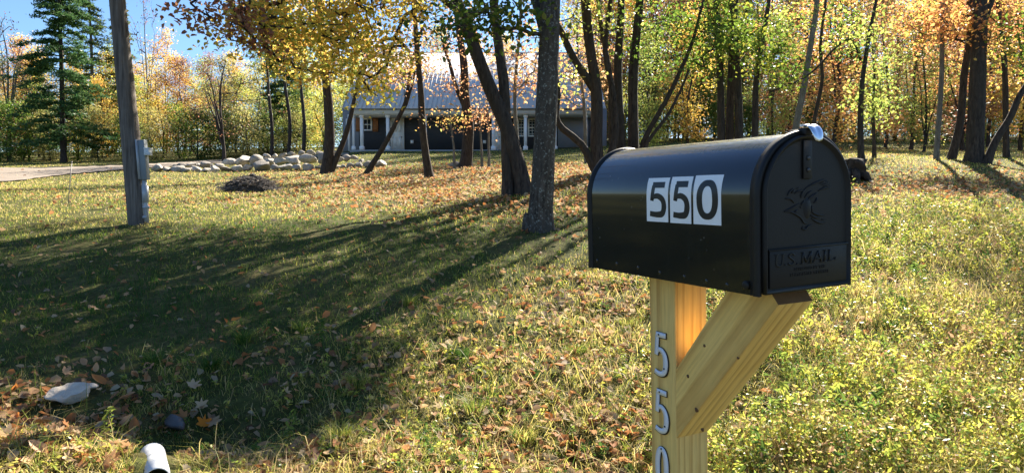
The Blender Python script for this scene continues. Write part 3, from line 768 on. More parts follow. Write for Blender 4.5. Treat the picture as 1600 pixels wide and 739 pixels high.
# ------------------------------------------------------------------ background woods
def bg_proto(name, seed, h, crown, n, per, size, leaf, bark, spread=.45, lean=.3, low=.22, r=.14, forks=1, quads=1):
    g = np.random.default_rng(seed)
    root = empty(name, (0, 0, 0), '', 'tree')
    stems = [stem_path([(0, 0, 0), (g.normal()*lean*.3, g.normal()*lean*.3, h*.35), (g.normal()*lean, g.normal()*lean, h*.7), (g.normal()*lean, g.normal()*lean, h*.95)], r, r*.2, .5, .04, g)]
    for k in range(forks-1):
        a = g.random()*6.28; q = stems[0][int(len(stems[0])*g.uniform(.02, .3))]
        stems.append(stem_path([q[:3], q[:3]+[math.cos(a)*.5, math.sin(a)*.5, h*.25], q[:3]+[math.cos(a)*1.2, math.sin(a)*1.2, h*.55]], r*.6, r*.15, .5, .04, g))
    # several uneven lobes instead of one ball
    T = []
    nl = 9
    for k in range(nl):
        z = h*(low + (1-low)*(k+.5)/nl); prof = math.sin(math.pi*min(1, max(.08, (z/h-low)/(1-low)*.85+.12)))
        a = g.random()*6.28; rr = crown*prof
        c = np.array([math.cos(a)*rr*.45, math.sin(a)*rr*.45, z])
        T.append(crownball(g, n//nl, c, (rr*.75+.3, rr*.75+.3, h/nl*.8)))
    T = np.vstack(T)
    mb = MB()
    for k, st in enumerate(stems): stem_mesh(mb, st, 7, .3, .05, seed+k, root=(k == 0))
    (V, F), tips, _, _ = grow(stems, T, g, rtip=.012, stepn=3, sides=3)
    mb.add(V, F); mb.build('trunk', bark, root, smooth=True)
    if leaf is not None:
        V, F, tint = cluster_leaves(tips, per, spread, size, g, flat=.65, quads=quads)
        build('crown', V, F, leaf, root, attrs={'tint': tint})
    return root
def conifer_proto(name, seed, h, rbase, leaf, bark, dens=1.0, up=0.0):
    g = np.random.default_rng(seed)
    root = empty(name, (0, 0, 0), '', 'tree')
    mb = MB(); st = stem_path([(0, 0, 0), (.1, 0, h*.5), (0, .1, h)], .2, .03, .5, .03, g); stem_mesh(mb, st, 9, .3, .04, seed)
    E0 = []; E1 = []; ra = []; C = []
    z = h*.08
    while z < h*.985:
        f = (1-z/h)
        for _ in range(int(4 + 2*g.random())):
            a = g.random()*6.28; L = rbase*(f**.75)*g.uniform(.45, 1.15)+.25
            if g.random() < .12: continue
            d = np.array([math.cos(a), math.sin(a), 0]); p = np.array([0, 0, z]); k = 5; prev = p
            for s in range(1, k+1):
                u = s/k
                q = p + d*L*u + np.array([0, 0, L*(.18*u - .38*u*u + up*u)]) + g.standard_normal(3)*.04
                E0.append(prev); E1.append(q); ra.append(.025*(1.1-u)*L/2)
                if u > .3:
                    m = int((16 + 14*u)*dens)
                    side = np.array([-d[1], d[0], 0])
                    off = g.standard_normal((m, 1))*side*L*.16*(1.15-u*.5) + g.standard_normal((m, 3))*[.12, .12, .06] + d*g.uniform(-.5, .5, (m, 1))*L/k
                    C.append(q + off)
                prev = q
        z += g.uniform(.28, .55)
    V, F = edges_mesh(np.array(E0), np.array(E1), np.array(ra)+.008, np.array(ra)*.7+.006, 4); mb.add(V, F)
    mb.build('trunk', bark, root, smooth=True)
    C = np.concatenate(C)
    V, F = leaves_mesh(C, np.full(len(C), .34), g, up=.9, quads=1, aspect=.24)
    build('crown', V, F, leaf, root, attrs={'tint': g.random(len(C))})
    return root

def woods():
    g = np.random.default_rng(5)
    tall = [bg_proto('woodland_tree', 100+k, 17+k*.8, 3.0+.25*(k % 3), 220, 44, .175, M['yellow'], M['bark'], forks=1+(k % 3), low=.12+.05*(k % 2), spread=.5) for k in range(4)]
    mid = [bg_proto('woodland_tree', 200+k, 9.5+k*.7, 2.4, 150, 40, .15, M['orange'], M['bark'], forks=2+k % 2, low=.08, spread=.42, r=.1) for k in range(4)]
    shrub = [bg_proto('woodland_shrub', 300+k, 3.4+k*.5, 1.7, 90, 40, .12, M['lime'], M['bark'], forks=3, low=.03, spread=.35, r=.05) for k in range(3)]
    used = set()
    def put(proto, x, y, s, leaf, label, group, cat='tree'):
        z = float(height(np.array([x]), np.array([y]))[0])
        rz = g.random()*6.28; sx = s*g.uniform(.85, 1.2)
        if id(proto) not in used and proto.name not in used:
            used.add(proto.name); r = proto; r.location = (x, y, z); r.rotation_euler.z = rz; r.scale = (sx, sx, s)
            tag(r, label, cat, group)
            for c in r.children:
                if c.name.startswith('crown'): c.material_slots[0].link = 'OBJECT'; c.material_slots[0].material = M[leaf]
            return r
        r = dup(proto, (x, y, z), rz, (sx, sx, s), label, group, {'crown': M[leaf]}); r['category'] = cat
        return r
    def at(px, d): return (px-CX)/F_PX*d, d
    names = {'yellow': 'golden yellow', 'orange': 'orange', 'rust': 'russet', 'green': 'green', 'lime': 'yellow-green', 'olive': 'dull olive', 'dark_green': 'dark green', 'peach': 'pale orange'}
    # left wood, tops at about y 60..100 of the photo
    colL = lambda px: (['olive', 'orange', 'rust'] if px < 60 else ['lime', 'yellow', 'lime', 'olive'] if px < 190 else ['orange', 'yellow', 'yellow', 'lime'] if px < 290 else ['rust', 'olive', 'olive', 'lime'] if px < 370 else ['olive', 'lime', 'green', 'lime', 'yellow'])
    for row, (d, s0) in enumerate([(56, .66), (63, .82), (71, .92)]):
        for px in range(-220, 560, 43):
            q = px + g.uniform(-18, 18); dd = d + g.uniform(-2, 2)
            lf = colL(q)[g.integers(len(colL(q)))]
            s = s0*g.uniform(.85, 1.1)*(1.12 if q < 60 else 1)
            put(mid[g.integers(4)], *at(q, dd), s, lf, f'{names[lf]} autumn tree in the wood beyond the driveway', 'trees of the left wood')
    for px in range(-220, 550, 38):
        q = px + g.uniform(-10, 10); lf = ['lime', 'green', 'olive', 'dark_green', 'green'][g.integers(5)]
        put(shrub[g.integers(3)], *at(q, 52.5+g.uniform(-1.2, 1.5)), g.uniform(.75, 1.15), lf, f'{names[lf]} bush at the edge of the wood beyond the driveway', 'bushes along the left wood', 'bush')
    # behind the house and the middle
    for d in (66, 76):
        for px in range(560, 1130, 62):
            q = px + g.uniform(-20, 20); lf = ['orange', 'peach', 'yellow', 'lime', 'green'][g.integers(5)]
            if px < 920 and d == 66: continue
            put(tall[g.integers(4)], *at(q, d+g.uniform(-2, 2)), (.62 if px < 920 else .95)*g.uniform(.9, 1.15), lf, f'{names[lf]} tall tree rising behind the house', 'trees behind the house')
    # right wood, fills the view to the top
    colR = ['yellow', 'rust', 'lime', 'orange', 'green', 'green', 'lime', 'orange', 'yellow', 'dark_green']
    for d, st in ((56, 62), (63, 66), (72, 72)):
        for px in range(950, 1840, st):
            q = px + g.uniform(-22, 22); lf = colR[g.integers(len(colR))]
            put(tall[g.integers(4)], *at(q, d+g.uniform(-2.5, 2.5)), g.uniform(.85, 1.15), lf, f'{names[lf]} tall tree in the wood across the right-hand field', 'trees of the right wood')
    for px in range(930, 1900, 40):
        q = px + g.uniform(-14, 14); lf = ['dark_green', 'olive', 'rust', 'green'][g.integers(4)]
        put(shrub[g.integers(3)], *at(q, 79+g.uniform(-2, 2)), g.uniform(1.5, 2.1), lf, f'{names[lf]} undergrowth bush deep in the right-hand wood', 'undergrowth deep in the right wood', 'bush')
    for px in range(-240, 940, 46):
        q = px + g.uniform(-14, 14); lf = ['dark_green', 'olive', 'green'][g.integers(3)]
        put(shrub[g.integers(3)], *at(q, 80+g.uniform(-2, 2)), g.uniform(1.5, 2.0), lf, f'{names[lf]} undergrowth bush deep in the wood beyond the driveway', 'undergrowth deep in the left wood', 'bush')
    for px in range(960, 1840, 36):
        q = px + g.uniform(-12, 12); lf = ['lime', 'dark_green', 'green', 'orange', 'lime'][g.integers(5)]
        put(mid[g.integers(4)], *at(q, 53+g.uniform(-1, 1.5)), g.uniform(.5, .72), lf, f'{names[lf]} small tree on the edge of the right-hand field', 'small trees along the right wood')
    for px in range(960, 1840, 34):
        q = px + g.uniform(-12, 12); lf = ['lime', 'yellow', 'green', 'dark_green', 'olive'][g.integers(5)]
        put(shrub[g.integers(3)], *at(q, 51.3+g.uniform(-.6, .8)), g.uniform(.6, .95), lf, f'{names[lf]} low bush along the right-hand field', 'bushes along the right wood', 'bush')
    # middle-distance maples at the right, nearer than the wood
    for px, d, lf, s in ((1010, 34, 'lime', .55), (1075, 36, 'yellow', .6), (1205, 33, 'lime', .5), (1300, 34, 'orange', .7), (1420, 36, 'orange', .8), (1440, 31, 'lime', .5), (1500, 34, 'rust', .75), (1590, 33, 'yellow', .7), (1650, 30, 'orange', .7), (1235, 40, 'orange', .75), (1380, 42, 'peach', .8), (1540, 42, 'orange', .85)):
        put(mid[g.integers(4)], *at(px, d), s*1.15, lf, f'{names[lf]} maple standing in the field before the right wood', 'maples in the right field')
    # white pine at the left and paler conifers behind the pole
    pine = conifer_proto('pine_tree', 401, 20, 3.1, M['pine'], M['bark'], 2.4)
    x, y = at(103, 50); pine.location = (x, y, float(height(np.array([x]), np.array([y]))[0])-.1); tag(pine, 'tall dark green pine towering over the left wood', 'pine')
    p2 = conifer_proto('pine_tree', 402, 17, 2.2, M['palepine'], M['bark_pale'], .7, .12)
    x, y = at(150, 60); p2.location = (x, y, float(height(np.array([x]), np.array([y]))[0])); tag(p2, 'thinner pale green conifer just left of the utility pole', 'conifer')
    x, y = at(197, 62); dup(p2, (x, y, float(height(np.array([x]), np.array([y]))[0])), 2.0, .85, 'pale wispy conifer showing behind the utility pole top')
    x, y = at(448, 58); dup(pine, (x, y, float(height(np.array([x]), np.array([y]))[0])), 1.2, (.8, .8, .62), 'dark conifer behind the golden branches left of the house')
    # bare, many-stemmed trees
    bare = bg_proto('bare_tree', 501, 8.2, 3.3, 150, 3, .14, M['rust'], M['bark'], forks=5, low=.25, r=.13, spread=.3)
    x, y = at(352, 47); bare.location = (x, y, float(height(np.array([x]), np.array([y]))[0])); bare.scale = (1, 1, .85); tag(bare, 'nearly bare spreading tree behind the stone wall', 'bare tree')
    x, y = at(20, 55); dup(bare, (x, y, float(height(np.array([x]), np.array([y]))[0])), 2.2, (.9, .9, 1.35), 'bare pale tree at the far left of the wood', mats={'trunk': M['bark_pale']})
    x, y = at(235, 60); dup(bare, (x, y, float(height(np.array([x]), np.array([y]))[0])), 4.0, (.6, .6, 1.65), 'bare twiggy top rising against the sky right of the pole', mats={'trunk': M['bark_pale']})
    for q, d, l in ((425, 50, 'thin dark trunk in the wood left of the twin trunks'), (452, 49, 'second thin dark trunk in the wood left of the twin trunks'), (475, 48, 'thin dark trunk nearest the twin trunks')):
        gg = np.random.default_rng(q); x, y = at(q, d); z = float(height(np.array([x]), np.array([y]))[0])
        stt = [stem_path([(x, y, z), (x+.1, y, z+3), (x-.2, y, z+7), (x+.1, y, z+10)], .14, .05, .4, .05, gg)]
        make_tree('woodland_tree', (x, y, z), stt, crownball(gg, 40, (x, y, z+8), (2, 2, 2.2)), M['dark_green'], M['bark'], l, per=20, spread=.4, size=.2, seed=q, sides=7, quads=1)
woods()

# ------------------------------------------------------------------ utility pole and its electric box
def make_pole():
    wood, t, b = mat('weathered_pole'); v = coords(t, (1, 1, .05)); v2 = coords(t)
    n = noise(t, v, 28, 6, .65)
    c = ramp(t, [(.32, (.055, .045, .038)), (.5, (.15, .125, .105)), (.7, (.25, .215, .185))], n).outputs[0]
    c = mixc(t, ramp(t, [(.5, (0, 0, 0)), (.8, (.7, .7, .7))], noise(t, v2, 3, 4)).outputs[0], c, (.07, .055, .045))
    t.links.new(c, b.inputs['Base Color']); b.inputs['Roughness'].default_value = .9; bump(t, b, n, .8, .02)
    g = np.random.default_rng(3)
    d = 11.2
    p0 = W(217, 349, d); p1 = W(183, 0, d); base = p0.copy(); base[2] = height(p0[0], p0[1])
    dirv = (p1-p0)/np.linalg.norm(p1-p0)
    ts = np.linspace(-.2, 8.5, 60)
    P = p0 + dirv*ts[:, None] - base
    r = np.interp(ts, [0, 3.5, 8.5], [.155, .115, .10])
    root = empty('utility_pole', base, 'tall weathered wooden utility pole leaning slightly left on the lawn', 'utility pole')
    MB().tube(P, r, 20, wob=.02, seed=4).build('shaft', wood, root, smooth=True)
    grey = plain('grey_painted_steel', (.20, .23, .25), .5, var=.12, scale=5, metal=.2)
    galv = plain('pale_conduit', (.42, .44, .47), .45, var=.15, metal=.1)
    dk = W(226, 345, d-.1); dk[2] = height(dk[0], dk[1])
    mroot = empty('electric_box', dk, 'tall narrow grey electric box with conduit fixed to the utility pole', 'electric box')
    def q(px, py, dd=0): return W(px, py, d-.08+dd) - dk
    def slab(mb, pa, pb, ya, yb, wpx, th):   # inclined slab along the pole
        A = q(pa, ya); Bp = q(pb, yb); mid_ = (A+Bp)/2; z = (A-Bp)/np.linalg.norm(A-Bp); y = np.array([0, 1, 0.]); x = np.cross(y, z); x /= np.linalg.norm(x); y = np.cross(z, x)
        mb.box(mid_, (wpx/F_PX*d, th, np.linalg.norm(A-Bp)), np.stack([x, y, z], 1))
    m = MB(); slab(m, 221.5, 226.5, 219, 281, 11.5, .11); m.build('cover', grey, mroot, bevel=.006)
    m = MB(); slab(m, 216.2, 221.2, 219, 280, 2.2, .16); m.build('side_flange', galv, mroot)
    m = MB(); m.box(q(231.5, 237.5, -.02), (.075, .12, .11)); m.box(q(231.5, 232.5, -.02), (.09, .13, .02)); m.box(q(232, 240, -.09), (.05, .02, .05)); m.build('meter', plain('white_box', (.62, .64, .66), .4), mroot, bevel=.004)
    m = MB(); m.tube([q(225.5, 281), q(226.5, 300), q(228, 322), q(229.5, 347)], .034, 12); m.tube([q(226.5, 290), q(227.5, 316)], .05, 12); m.tube([q(228, 322), q(228.2, 326)], .052, 12); m.tube([q(227.2, 337), q(227.4, 341)], .045, 12)
    m.build('conduit', galv, mroot, smooth=False)
    m = MB(); m.tube([q(217.5, 291), q(219, 320), q(221, 347)], .011, 8); m.tube([q(222, 287), q(223.2, 320), q(225, 347)], .008, 8); m.build('ground_wire', plain('wire_cover', (.5, .5, .48), .5), mroot)
    m = MB(); slab(m, 215.5, 219, 296, 346, 6, .02); m.build('backing_board', plain('pale_board', (.38, .36, .32), .8, bmp=.3), mroot)
    # thin marker stake in the lawn
    a = ground_at(np.array([105.]), np.array([322.]))[0]
    h = W(112, 255, a[1])
    s_ = MB(); s_.tube([[0, 0, -.1], list(h-a)], .009, 6); s_.tube([list(h-a), list(h-a+[0, 0, .03])], .015, 6)
    o = s_.build('marker_stake', plain('stake_metal', (.3, .27, .24), .5)); o.location = a
    tag(o, 'thin upright metal stake in the lawn left of the utility pole', 'stake')
make_pole()

# ------------------------------------------------------------------ stones, brush pile, stump, pipe
def rock_mesh(g, size, sub=3, rough=.18):
    import bmesh
    bm = bmesh.new(); bmesh.ops.create_icosphere(bm, subdivisions=sub, radius=1)
    V = np.array([v.co[:] for v in bm.verts]); F = np.array([[v.index for v in f.verts] for f in bm.faces]); bm.free()
    # cut with random planes for facets
    for _ in range(13):
        n = g.standard_normal(3); n /= np.linalg.norm(n); dd = g.uniform(.5, .86)
        s = V @ n; over = s > dd
        V[over] -= np.outer(s[over]-dd, n)*.97
    for k in range(4):
        w_ = g.standard_normal(3)*2.2*(k+1); V *= (1 + rough*.35/(k+1)*np.sin(V @ w_ + g.random()*6))[:, None]
    return V*np.array(size), F
stone_m, t, b = mat('granite_fieldstone'); v = coords(t)
oi = nd(t, 'ShaderNodeObjectInfo')
c = mixc(t, oi.outputs['Random'], (.26, .235, .20), (.60, .53, .43))
c = mixc(t, ramp(t, [(.42, (0, 0, 0)), (.68, (.8, .8, .8))], noise(t, v, 4, 6, .65)).outputs[0], c, (.17, .155, .135))
c = mixc(t, ramp(t, [(.6, (0, 0, 0)), (.66, (.5, .5, .5))], noise(t, v, 22, 4)).outputs[0], c, (.52, .50, .45))
t.links.new(c, b.inputs['Base Color']); b.inputs['Roughness'].default_value = .9; bump(t, b, noise(t, v, 12, 6), .6, .04)
def stones():
    g = np.random.default_rng(9)
    protos = []
    for k in range(8):
        V, F = rock_mesh(g, (1, .8, .56)); protos.append(build('boulder', V, F, stone_m, smooth=False, link=False).data)
    line = spline([(238, 268), (300, 268.5), (360, 268), (430, 266.5), (500, 265), (550, 262), (592, 261)], 4)
    def put(px, py, w_, hgt=0.0, back=0.0, label=None, tone=1):
        a = ground_at(np.array([px]), np.array([py]))[0]
        a[1] += back; a[2] = height(a[0], a[1])
        o = bpy.data.objects.new('boulder', protos[g.integers(8)]); COL.objects.link(o)
        s = w_/F_PX*a[1]/2
        o.scale = (s*g.uniform(.9, 1.1), s*g.uniform(.85, 1.1), s*g.uniform(.8, 1.15)); o.rotation_euler = (g.uniform(-.25, .25), g.uniform(-.25, .25), g.uniform(0, 6.28))
        o.location = (a[0], a[1], a[2] + hgt + s*.32)
        tag(o, label, 'boulder', 'boulders of the dry stone wall')
    low = 'rounded tan boulder in the bottom course of the dry stone wall'
    up = 'rounded tan boulder lying on top of the dry stone wall'
    px = 236.0
    while px < 592:
        wd = g.uniform(13, 30)*(1.1 if 320 < px < 520 else .8)
        i = np.interp(px+wd/2, line[:, 0], line[:, 1])
        put(px+wd/2, i+1, wd*1.2, 0, 0, low)
        px += wd*.80
    px = 262.0
    while px < 545:
        wd = g.uniform(11, 28)*(1.1 if 340 < px < 520 else .75)
        i = np.interp(px+wd/2, line[:, 0], line[:, 1])
        hh = .22 if px < 330 else .34
        put(px+wd/2, i, wd*1.2, hh*.85, .45, up)
        px += wd*.82
    px = 400.0
    while px < 520:
        wd = g.uniform(12, 20); i = np.interp(px+wd/2, line[:, 0], line[:, 1])
        put(px+wd/2, i, wd*1.05, .62, .95, 'tan boulder in the raised back course of the wall beside the driveway')
        px += wd*.9
    for px_, py_ in ((562, 259), (583, 259)):
        put(px_, py_, g.uniform(12, 18), .1, .4, 'tan stone tumbled at the right end of the wall')
    # flat pale rocks at bottom left
    V, F = rock_mesh(np.random.default_rng(41), (.16, .12, .055), 4, .3); V[:, 2] = np.minimum(V[:, 2], .02+.012*np.sin(V[:, 0]*40)*np.sin(V[:, 1]*33))
    pale = plain('pale_flat_stone', (.56, .48, .38), .95, var=.4, scale=18, bmp=.9, spec=.1)
    a = ground_at(np.array([113.]), np.array([632.]))[0]
    o = build('flat_stone', V, F, pale, smooth=False); o.location = a + [0, 0, .07]; o.rotation_euler = (.22, -.02, .35); tag(o, 'pale flat stone lying among dry leaves at the lower left', 'stone')
    V, F = rock_mesh(np.random.default_rng(42), (.085, .05, .03), 3, .1)
    a = ground_at(np.array([133.]), np.array([622.]))[0]
    o = build('flat_stone', V, F, pale); o.location = a + [0, .02, .06]; o.rotation_euler = (.1, .1, 1.1); tag(o, 'smaller pale stone leaning on the back of the flat one', 'stone')
    V, F = rock_mesh(np.random.default_rng(43), (.12, .06, .05), 3, .12)
    a = ground_at(np.array([272.]), np.array([684.]))[0]
    o = build('dark_stone', V, F, plain('dark_wet_stone', (.10, .095, .09), .7, var=.4, scale=20, bmp=.5)); o.location = a + [0, 0, .03]; o.rotation_euler = (.1, .15, -.7); tag(o, 'dark bluish stone beside the mouth of the white pipe', 'stone')
    # stone at the foot of a sapling before the porch
    V, F = rock_mesh(np.random.default_rng(44), (.4, .25, .14)); a = ground_at(np.array([712.]), np.array([262.]))[0]
    o = build('flat_stone', V, F, stone_m); o.location = a + [0, -.2, .1]; tag(o, 'grey flat stone at the foot of the thin sapling before the porch', 'stone')
    # dark root ball at right of the mailbox
    g2 = np.random.default_rng(45); V, F = rock_mesh(g2, (.30, .28, .36), 4, .35)
    V[:, :2] *= (1 + .22*np.sin(V[:, 2:3]*9 + V[:, :1]*14)); V[:, 2] = np.where(V[:, 2] > .2, .2+(V[:, 2]-.2)*.3, V[:, 2])
    a = ground_at(np.array([1331.]), np.array([284.]))[0]
    root = empty('tree_stump', a, 'dark rough stump on the leafy ground right behind the mailbox door', 'stump')
    o = build('stump_body', V, F, M['bark'], root, smooth=True); o.location = (0, 0, .24)
    mb = MB()
    for k in range(7):
        an = k*.9+g2.random()*.4; mb.tube([[math.cos(an)*.15, math.sin(an)*.15, .18], [math.cos(an)*.26, math.sin(an)*.26, .08+.05*g2.random()], [math.cos(an)*.34, math.sin(an)*.34, -.04]], [.1, .08, .05], 7, wob=.1, seed=k)
    mb.build('root', M['bark'], root, smooth=True)
    # brush pile
    a = ground_at(np.array([392.]), np.array([300.]))[0]
    root = empty('brush_pile', a, 'low dark heap of dead leaves and twigs on the lawn below the stone wall', 'brush pile')
    n = 26; xs_ = np.linspace(-1, 1, n); X_, Y_ = np.meshgrid(xs_, xs_)
    Hh = np.clip(1-(X_**2+Y_**2), 0, 1)**.8*.36*(1+.35*np.sin(X_*5+1)*np.cos(Y_*4)) + g.random((n, n))*.06*(X_**2+Y_**2 < .95) - .04
    V = np.stack([X_*.68, Y_*.5, Hh], -1).reshape(-1, 3); i = np.arange(n-1)[:, None]*n; j = np.arange(n-1)[None]
    build('heap', V, np.stack([i+j, i+j+1, i+n+j+1, i+n+j], -1).reshape(-1, 4), plain('dark_compost', (.05, .045, .04), .95, var=.5, scale=20, bmp=1), root)
    nn = 420; r_ = np.sqrt(g.random(nn)); an = g.random(nn)*6.28
    cx_, cy_ = r_*np.cos(an)*.72, r_*np.sin(an)*.52; cz = np.clip(1-r_**2, 0, 1)**.8*.36+.02
    dv = g.standard_normal((nn, 3))*[.13, .13, .05]
    C0 = np.stack([cx_, cy_, cz], -1)
    V, F = edges_mesh(C0-dv, C0+dv, np.full(nn, .007), np.full(nn, .004), 4)
    build('twigs', V, F, plain('grey_twigs', (.19, .17, .16), .9, var=.4), root)
    V, F = leaves_mesh(C0[:300]+[0, 0, .02], np.full(300, .08), g); build('dead_leaves', V, F, M['dry'], root, attrs={'tint': g.random(600)})
    # white drain pipe
    a = W(243, 742, 3.42); e = ground_at(np.array([236.]), np.array([704.]))[0]
    gz = float(height(np.array([a[0]]), np.array([a[1]]))[0])
    pr = .062
    A = W(245, 750, 3.42); Bp = W(238, 710, 3.85)
    root = empty('drain_pipe', A, 'short white plastic pipe end poking out of the leaves at the bottom left', 'pipe')
    ax = (Bp-A); Ln = np.linalg.norm(ax); ax /= Ln
    side = np.cross(ax, [0, 0, 1]); side /= np.linalg.norm(side); upv = np.cross(side, ax)
    def ring(t_, r): return [ax*t_ + side*math.cos(q_)*r + upv*math.sin(q_)*r for q_ in np.linspace(0, 2*np.pi, 32, endpoint=False)]
    prof = [(.16, pr-.005), (.0, pr-.005), (.0, pr), (.09, pr), (.092, pr+.004), (Ln, pr+.004)]
    V = np.concatenate([ring(a_, b_) for a_, b_ in prof]); i = np.arange(len(prof)-1)[:, None]*32; j = np.arange(32)[None]; j2 = (j+1) % 32
    build('pipe_wall', V, np.stack([i+j, i+j2, i+32+j2, i+32+j], -1).reshape(-1, 4), plain('white_pvc', (.78, .78, .76), .35, var=.05), root, smooth=False)
    V = np.array(ring(.158, pr-.005)); build('pipe_bore', V, np.array([np.arange(32)]), plain('pipe_dark', (.01, .01, .01), .9), root)
stones()

# ------------------------------------------------------------------ mailbox on its post
def make_mailbox():
    yaw, rl = -.4534, .0359
    o = np.array([.4557, 1.2876, EYE-.1902]); Wd, Ht, Ln = .2355, .300, .582
    l = np.array([math.sin(yaw), math.cos(yaw), 0]); w0 = np.array([math.cos(yaw), -math.sin(yaw), 0]); u0 = np.array([0, 0, 1.])
    wx = w0*math.cos(rl) + u0*math.sin(rl); up = u0*math.cos(rl) - w0*math.sin(rl)
    Rm = np.stack([wx, l, up], 1)
    def loc_on(px, py, axis, val):
        """Local point where a photo pixel's ray meets the local plane axis=val."""
        r = ray(px, py) @ Rm; c = (np.array([0, 0, EYE])-o) @ Rm
        return c + r*((val-c[axis])/r[axis])
    sp = Ht - Wd/2; rad = Wd/2
    black, t, b = mat('black_gloss_paint')
    v = coords(t); b.inputs['Base Color'].default_value = (.006, .006, .007, 1); b.inputs['Roughness'].default_value = .2
    b.inputs['Coat Weight'].default_value = 1.0; b.inputs['Coat Roughness'].default_value = .07; b.inputs['Specular IOR Level'].default_value = .2; b.inputs['Coat IOR'].default_value = 1.55
    bump(t, b, noise(t, v, 5, 3), .05, .02)
    # dust that has settled on the upward-facing sheet (real dust: local height)
    sep = nd(t, 'ShaderNodeSeparateXYZ'); t.links.new(coords(t), sep.inputs[0])
    hz = ramp(t, [(0, (0, 0, 0)), (1, (1, 1, 1))]); mr = nd(t, 'ShaderNodeMapRange'); mr.inputs[1].default_value = .268; mr.inputs[2].default_value = .301
    t.links.new(sep.outputs['Z'], mr.inputs[0])
    ml = nd(t, 'ShaderNodeMath', operation='MULTIPLY'); t.links.new(mr.outputs[0], ml.inputs[0]); t.links.new(ramp(t, [(.35, (.15,)*3), (.75, (.8,)*3)], noise(t, v, 130, 5, .7)).outputs[0], ml.inputs[1])
    v4 = nd(t, 'ShaderNodeTexVoronoi'); v4.inputs['Scale'].default_value = 55; t.links.new(coords(t), v4.inputs['Vector'])
    sp4 = ramp(t, [(0, (1, 1, 1)), (.08, (.8,)*3), (.13, (0, 0, 0))], v4.outputs['Distance']).outputs[0]
    pat = ramp(t, [(.52, (0, 0, 0)), (.66, (.8,)*3)], noise(t, coords(t), 9, 3)).outputs[0]
    sm = nd(t, 'ShaderNodeMath', operation='MULTIPLY'); t.links.new(sp4, sm.inputs[0]); t.links.new(pat, sm.inputs[1])
    # dried run marks, long along the sheet's height
    rn = ramp(t, [(.58, (0, 0, 0)), (.75, (.10,)*3)], noise(t, coords(t, (1, 1, .12)), 60, 4)).outputs[0]
    base0 = mixc(t, sm.outputs[0], (.006, .006, .007), (.16, .15, .13)); base0 = mixc(t, rn, base0, (.10, .095, .085))
    t.links.new(mixc(t, ml.outputs[0], base0, (.24, .22, .18)), b.inputs['Base Color'])
    rr = nd(t, 'ShaderNodeMath', operation='MULTIPLY_ADD'); t.links.new(ml.outputs[0], rr.inputs[0]); rr.inputs[1].default_value = .45; rr.inputs[2].default_value = .24; t.links.new(rr.outputs[0], b.inputs['Roughness'])
    satin, t, b = mat('black_textured_paint')
    v = coords(t); t.links.new(mixc(t, noise(t, v, 14, 5), (.007, .007, .006), (.015, .013, .011)), b.inputs['Base Color']); b.inputs['Roughness'].default_value = .5; b.inputs['Specular IOR Level'].default_value = .32
    bump(t, b, noise(t, v, 300, 3), .25, .001)
    chrome, t, b = mat('chromed_steel'); b.inputs['Base Color'].default_value = (.75, .76, .80, 1); b.inputs['Metallic'].default_value = 1; b.inputs['Roughness'].default_value = .22
    root = empty('mailbox', o, 'large black metal mailbox with white 550 number stickers on its side', 'mailbox')
    root.rotation_mode = 'QUATERNION'; root.rotation_quaternion = Matrix(Rm.tolist()).to_quaternion()
    na = 40
    def prof(off=0.0, z0=0.0):
        P = [(-off, z0), (-off, sp*.33), (-off, sp*.66)]
        for k in range(na+1):
            a = math.pi - math.pi*k/na; P.append((Wd/2+math.cos(a)*(rad+off), sp+math.sin(a)*(rad+off)))
        P += [(Wd+off, sp*.66), (Wd+off, sp*.33), (Wd+off, z0)]
        return np.array(P)
    def shell(secs, closed_ends=False):
        """secs: list of (y, off, z0)"""
        rings = [np.stack([p[:, 0], np.full(len(p), y), p[:, 1]], -1) for y, off, z0 in secs for p in [prof(off, z0)]]
        n = len(rings[0]); V = np.concatenate(rings)
        i = np.arange(len(secs)-1)[:, None]*n; j = np.arange(n-1)[None]
        F = np.stack([i+j, i+j+1, i+n+j+1, i+n+j], -1).reshape(-1, 4); return V, F, n
    # body sheet, with crisp collars at both ends
    body = MB()
    V, F, n = shell([(.014, 0, 0), (.03, 0, 0), (.2, 0, 0), (.4, 0, 0), (Ln-.012, 0, 0)]); body.add(V, F)
    body.add([[0, .014, .002], [Wd, .014, .002], [Wd, Ln, .002], [0, Ln, .002]], [[0, 1, 2, 3]])
    ob = body.build('body', black, root, smooth=True)
    m = MB(); V, F, n = shell([(-.002, -.004, 0), (-.004, .003, 0), (-.003, .0048, 0), (.004, .0052, 0), (.012, .0042, 0), (.0145, .001, 0), (.022, .0012, 0), (.024, -.002, 0)]); m.add(V, F); m.build('front_collar', satin, root, smooth=True)
    m = MB(); V, F, n = shell([(Ln-.016, 0, 0), (Ln-.013, .004, -.001), (Ln-.007, .0055, -.001), (Ln-.001, .004, -.001), (Ln, 0, 0)]); m.add(V, F)
    p = prof(0, 0); m.add(np.stack([p[:, 0], np.full(len(p), Ln-.003), p[:, 1]], -1), [list(range(len(p)))]); m.build('rear_rim', satin, root, smooth=True)
    # door: pressed sheet with rolled edge, lower plate raised
    m = MB()
    secs = [(-.003, -.004, .004), (-.0105, -.0045, .0035), (-.0125, -.0065, .0055), (-.012, -.0085, .0075), (-.0075, -.0115, .010), (-.006, -.0145, .013)]
    rings = []
    for y, off, z0 in secs:
        p = prof(off, z0); rings.append(np.stack([p[:, 0], np.full(len(p), y), p[:, 1]], -1))
    n = len(rings[0]); i = np.arange(len(secs)-1)[:, None]*n; j = np.arange(n)[None]; j2 = (j+1) % n
    m.add(np.concatenate(rings), np.stack([i+j, i+n+j, i+n+j2, i+j2], -1).reshape(-1, 4))
    m.add(rings[-1], [list(range(n))[::-1]])
    door = m.build('door', satin, root, smooth=False)
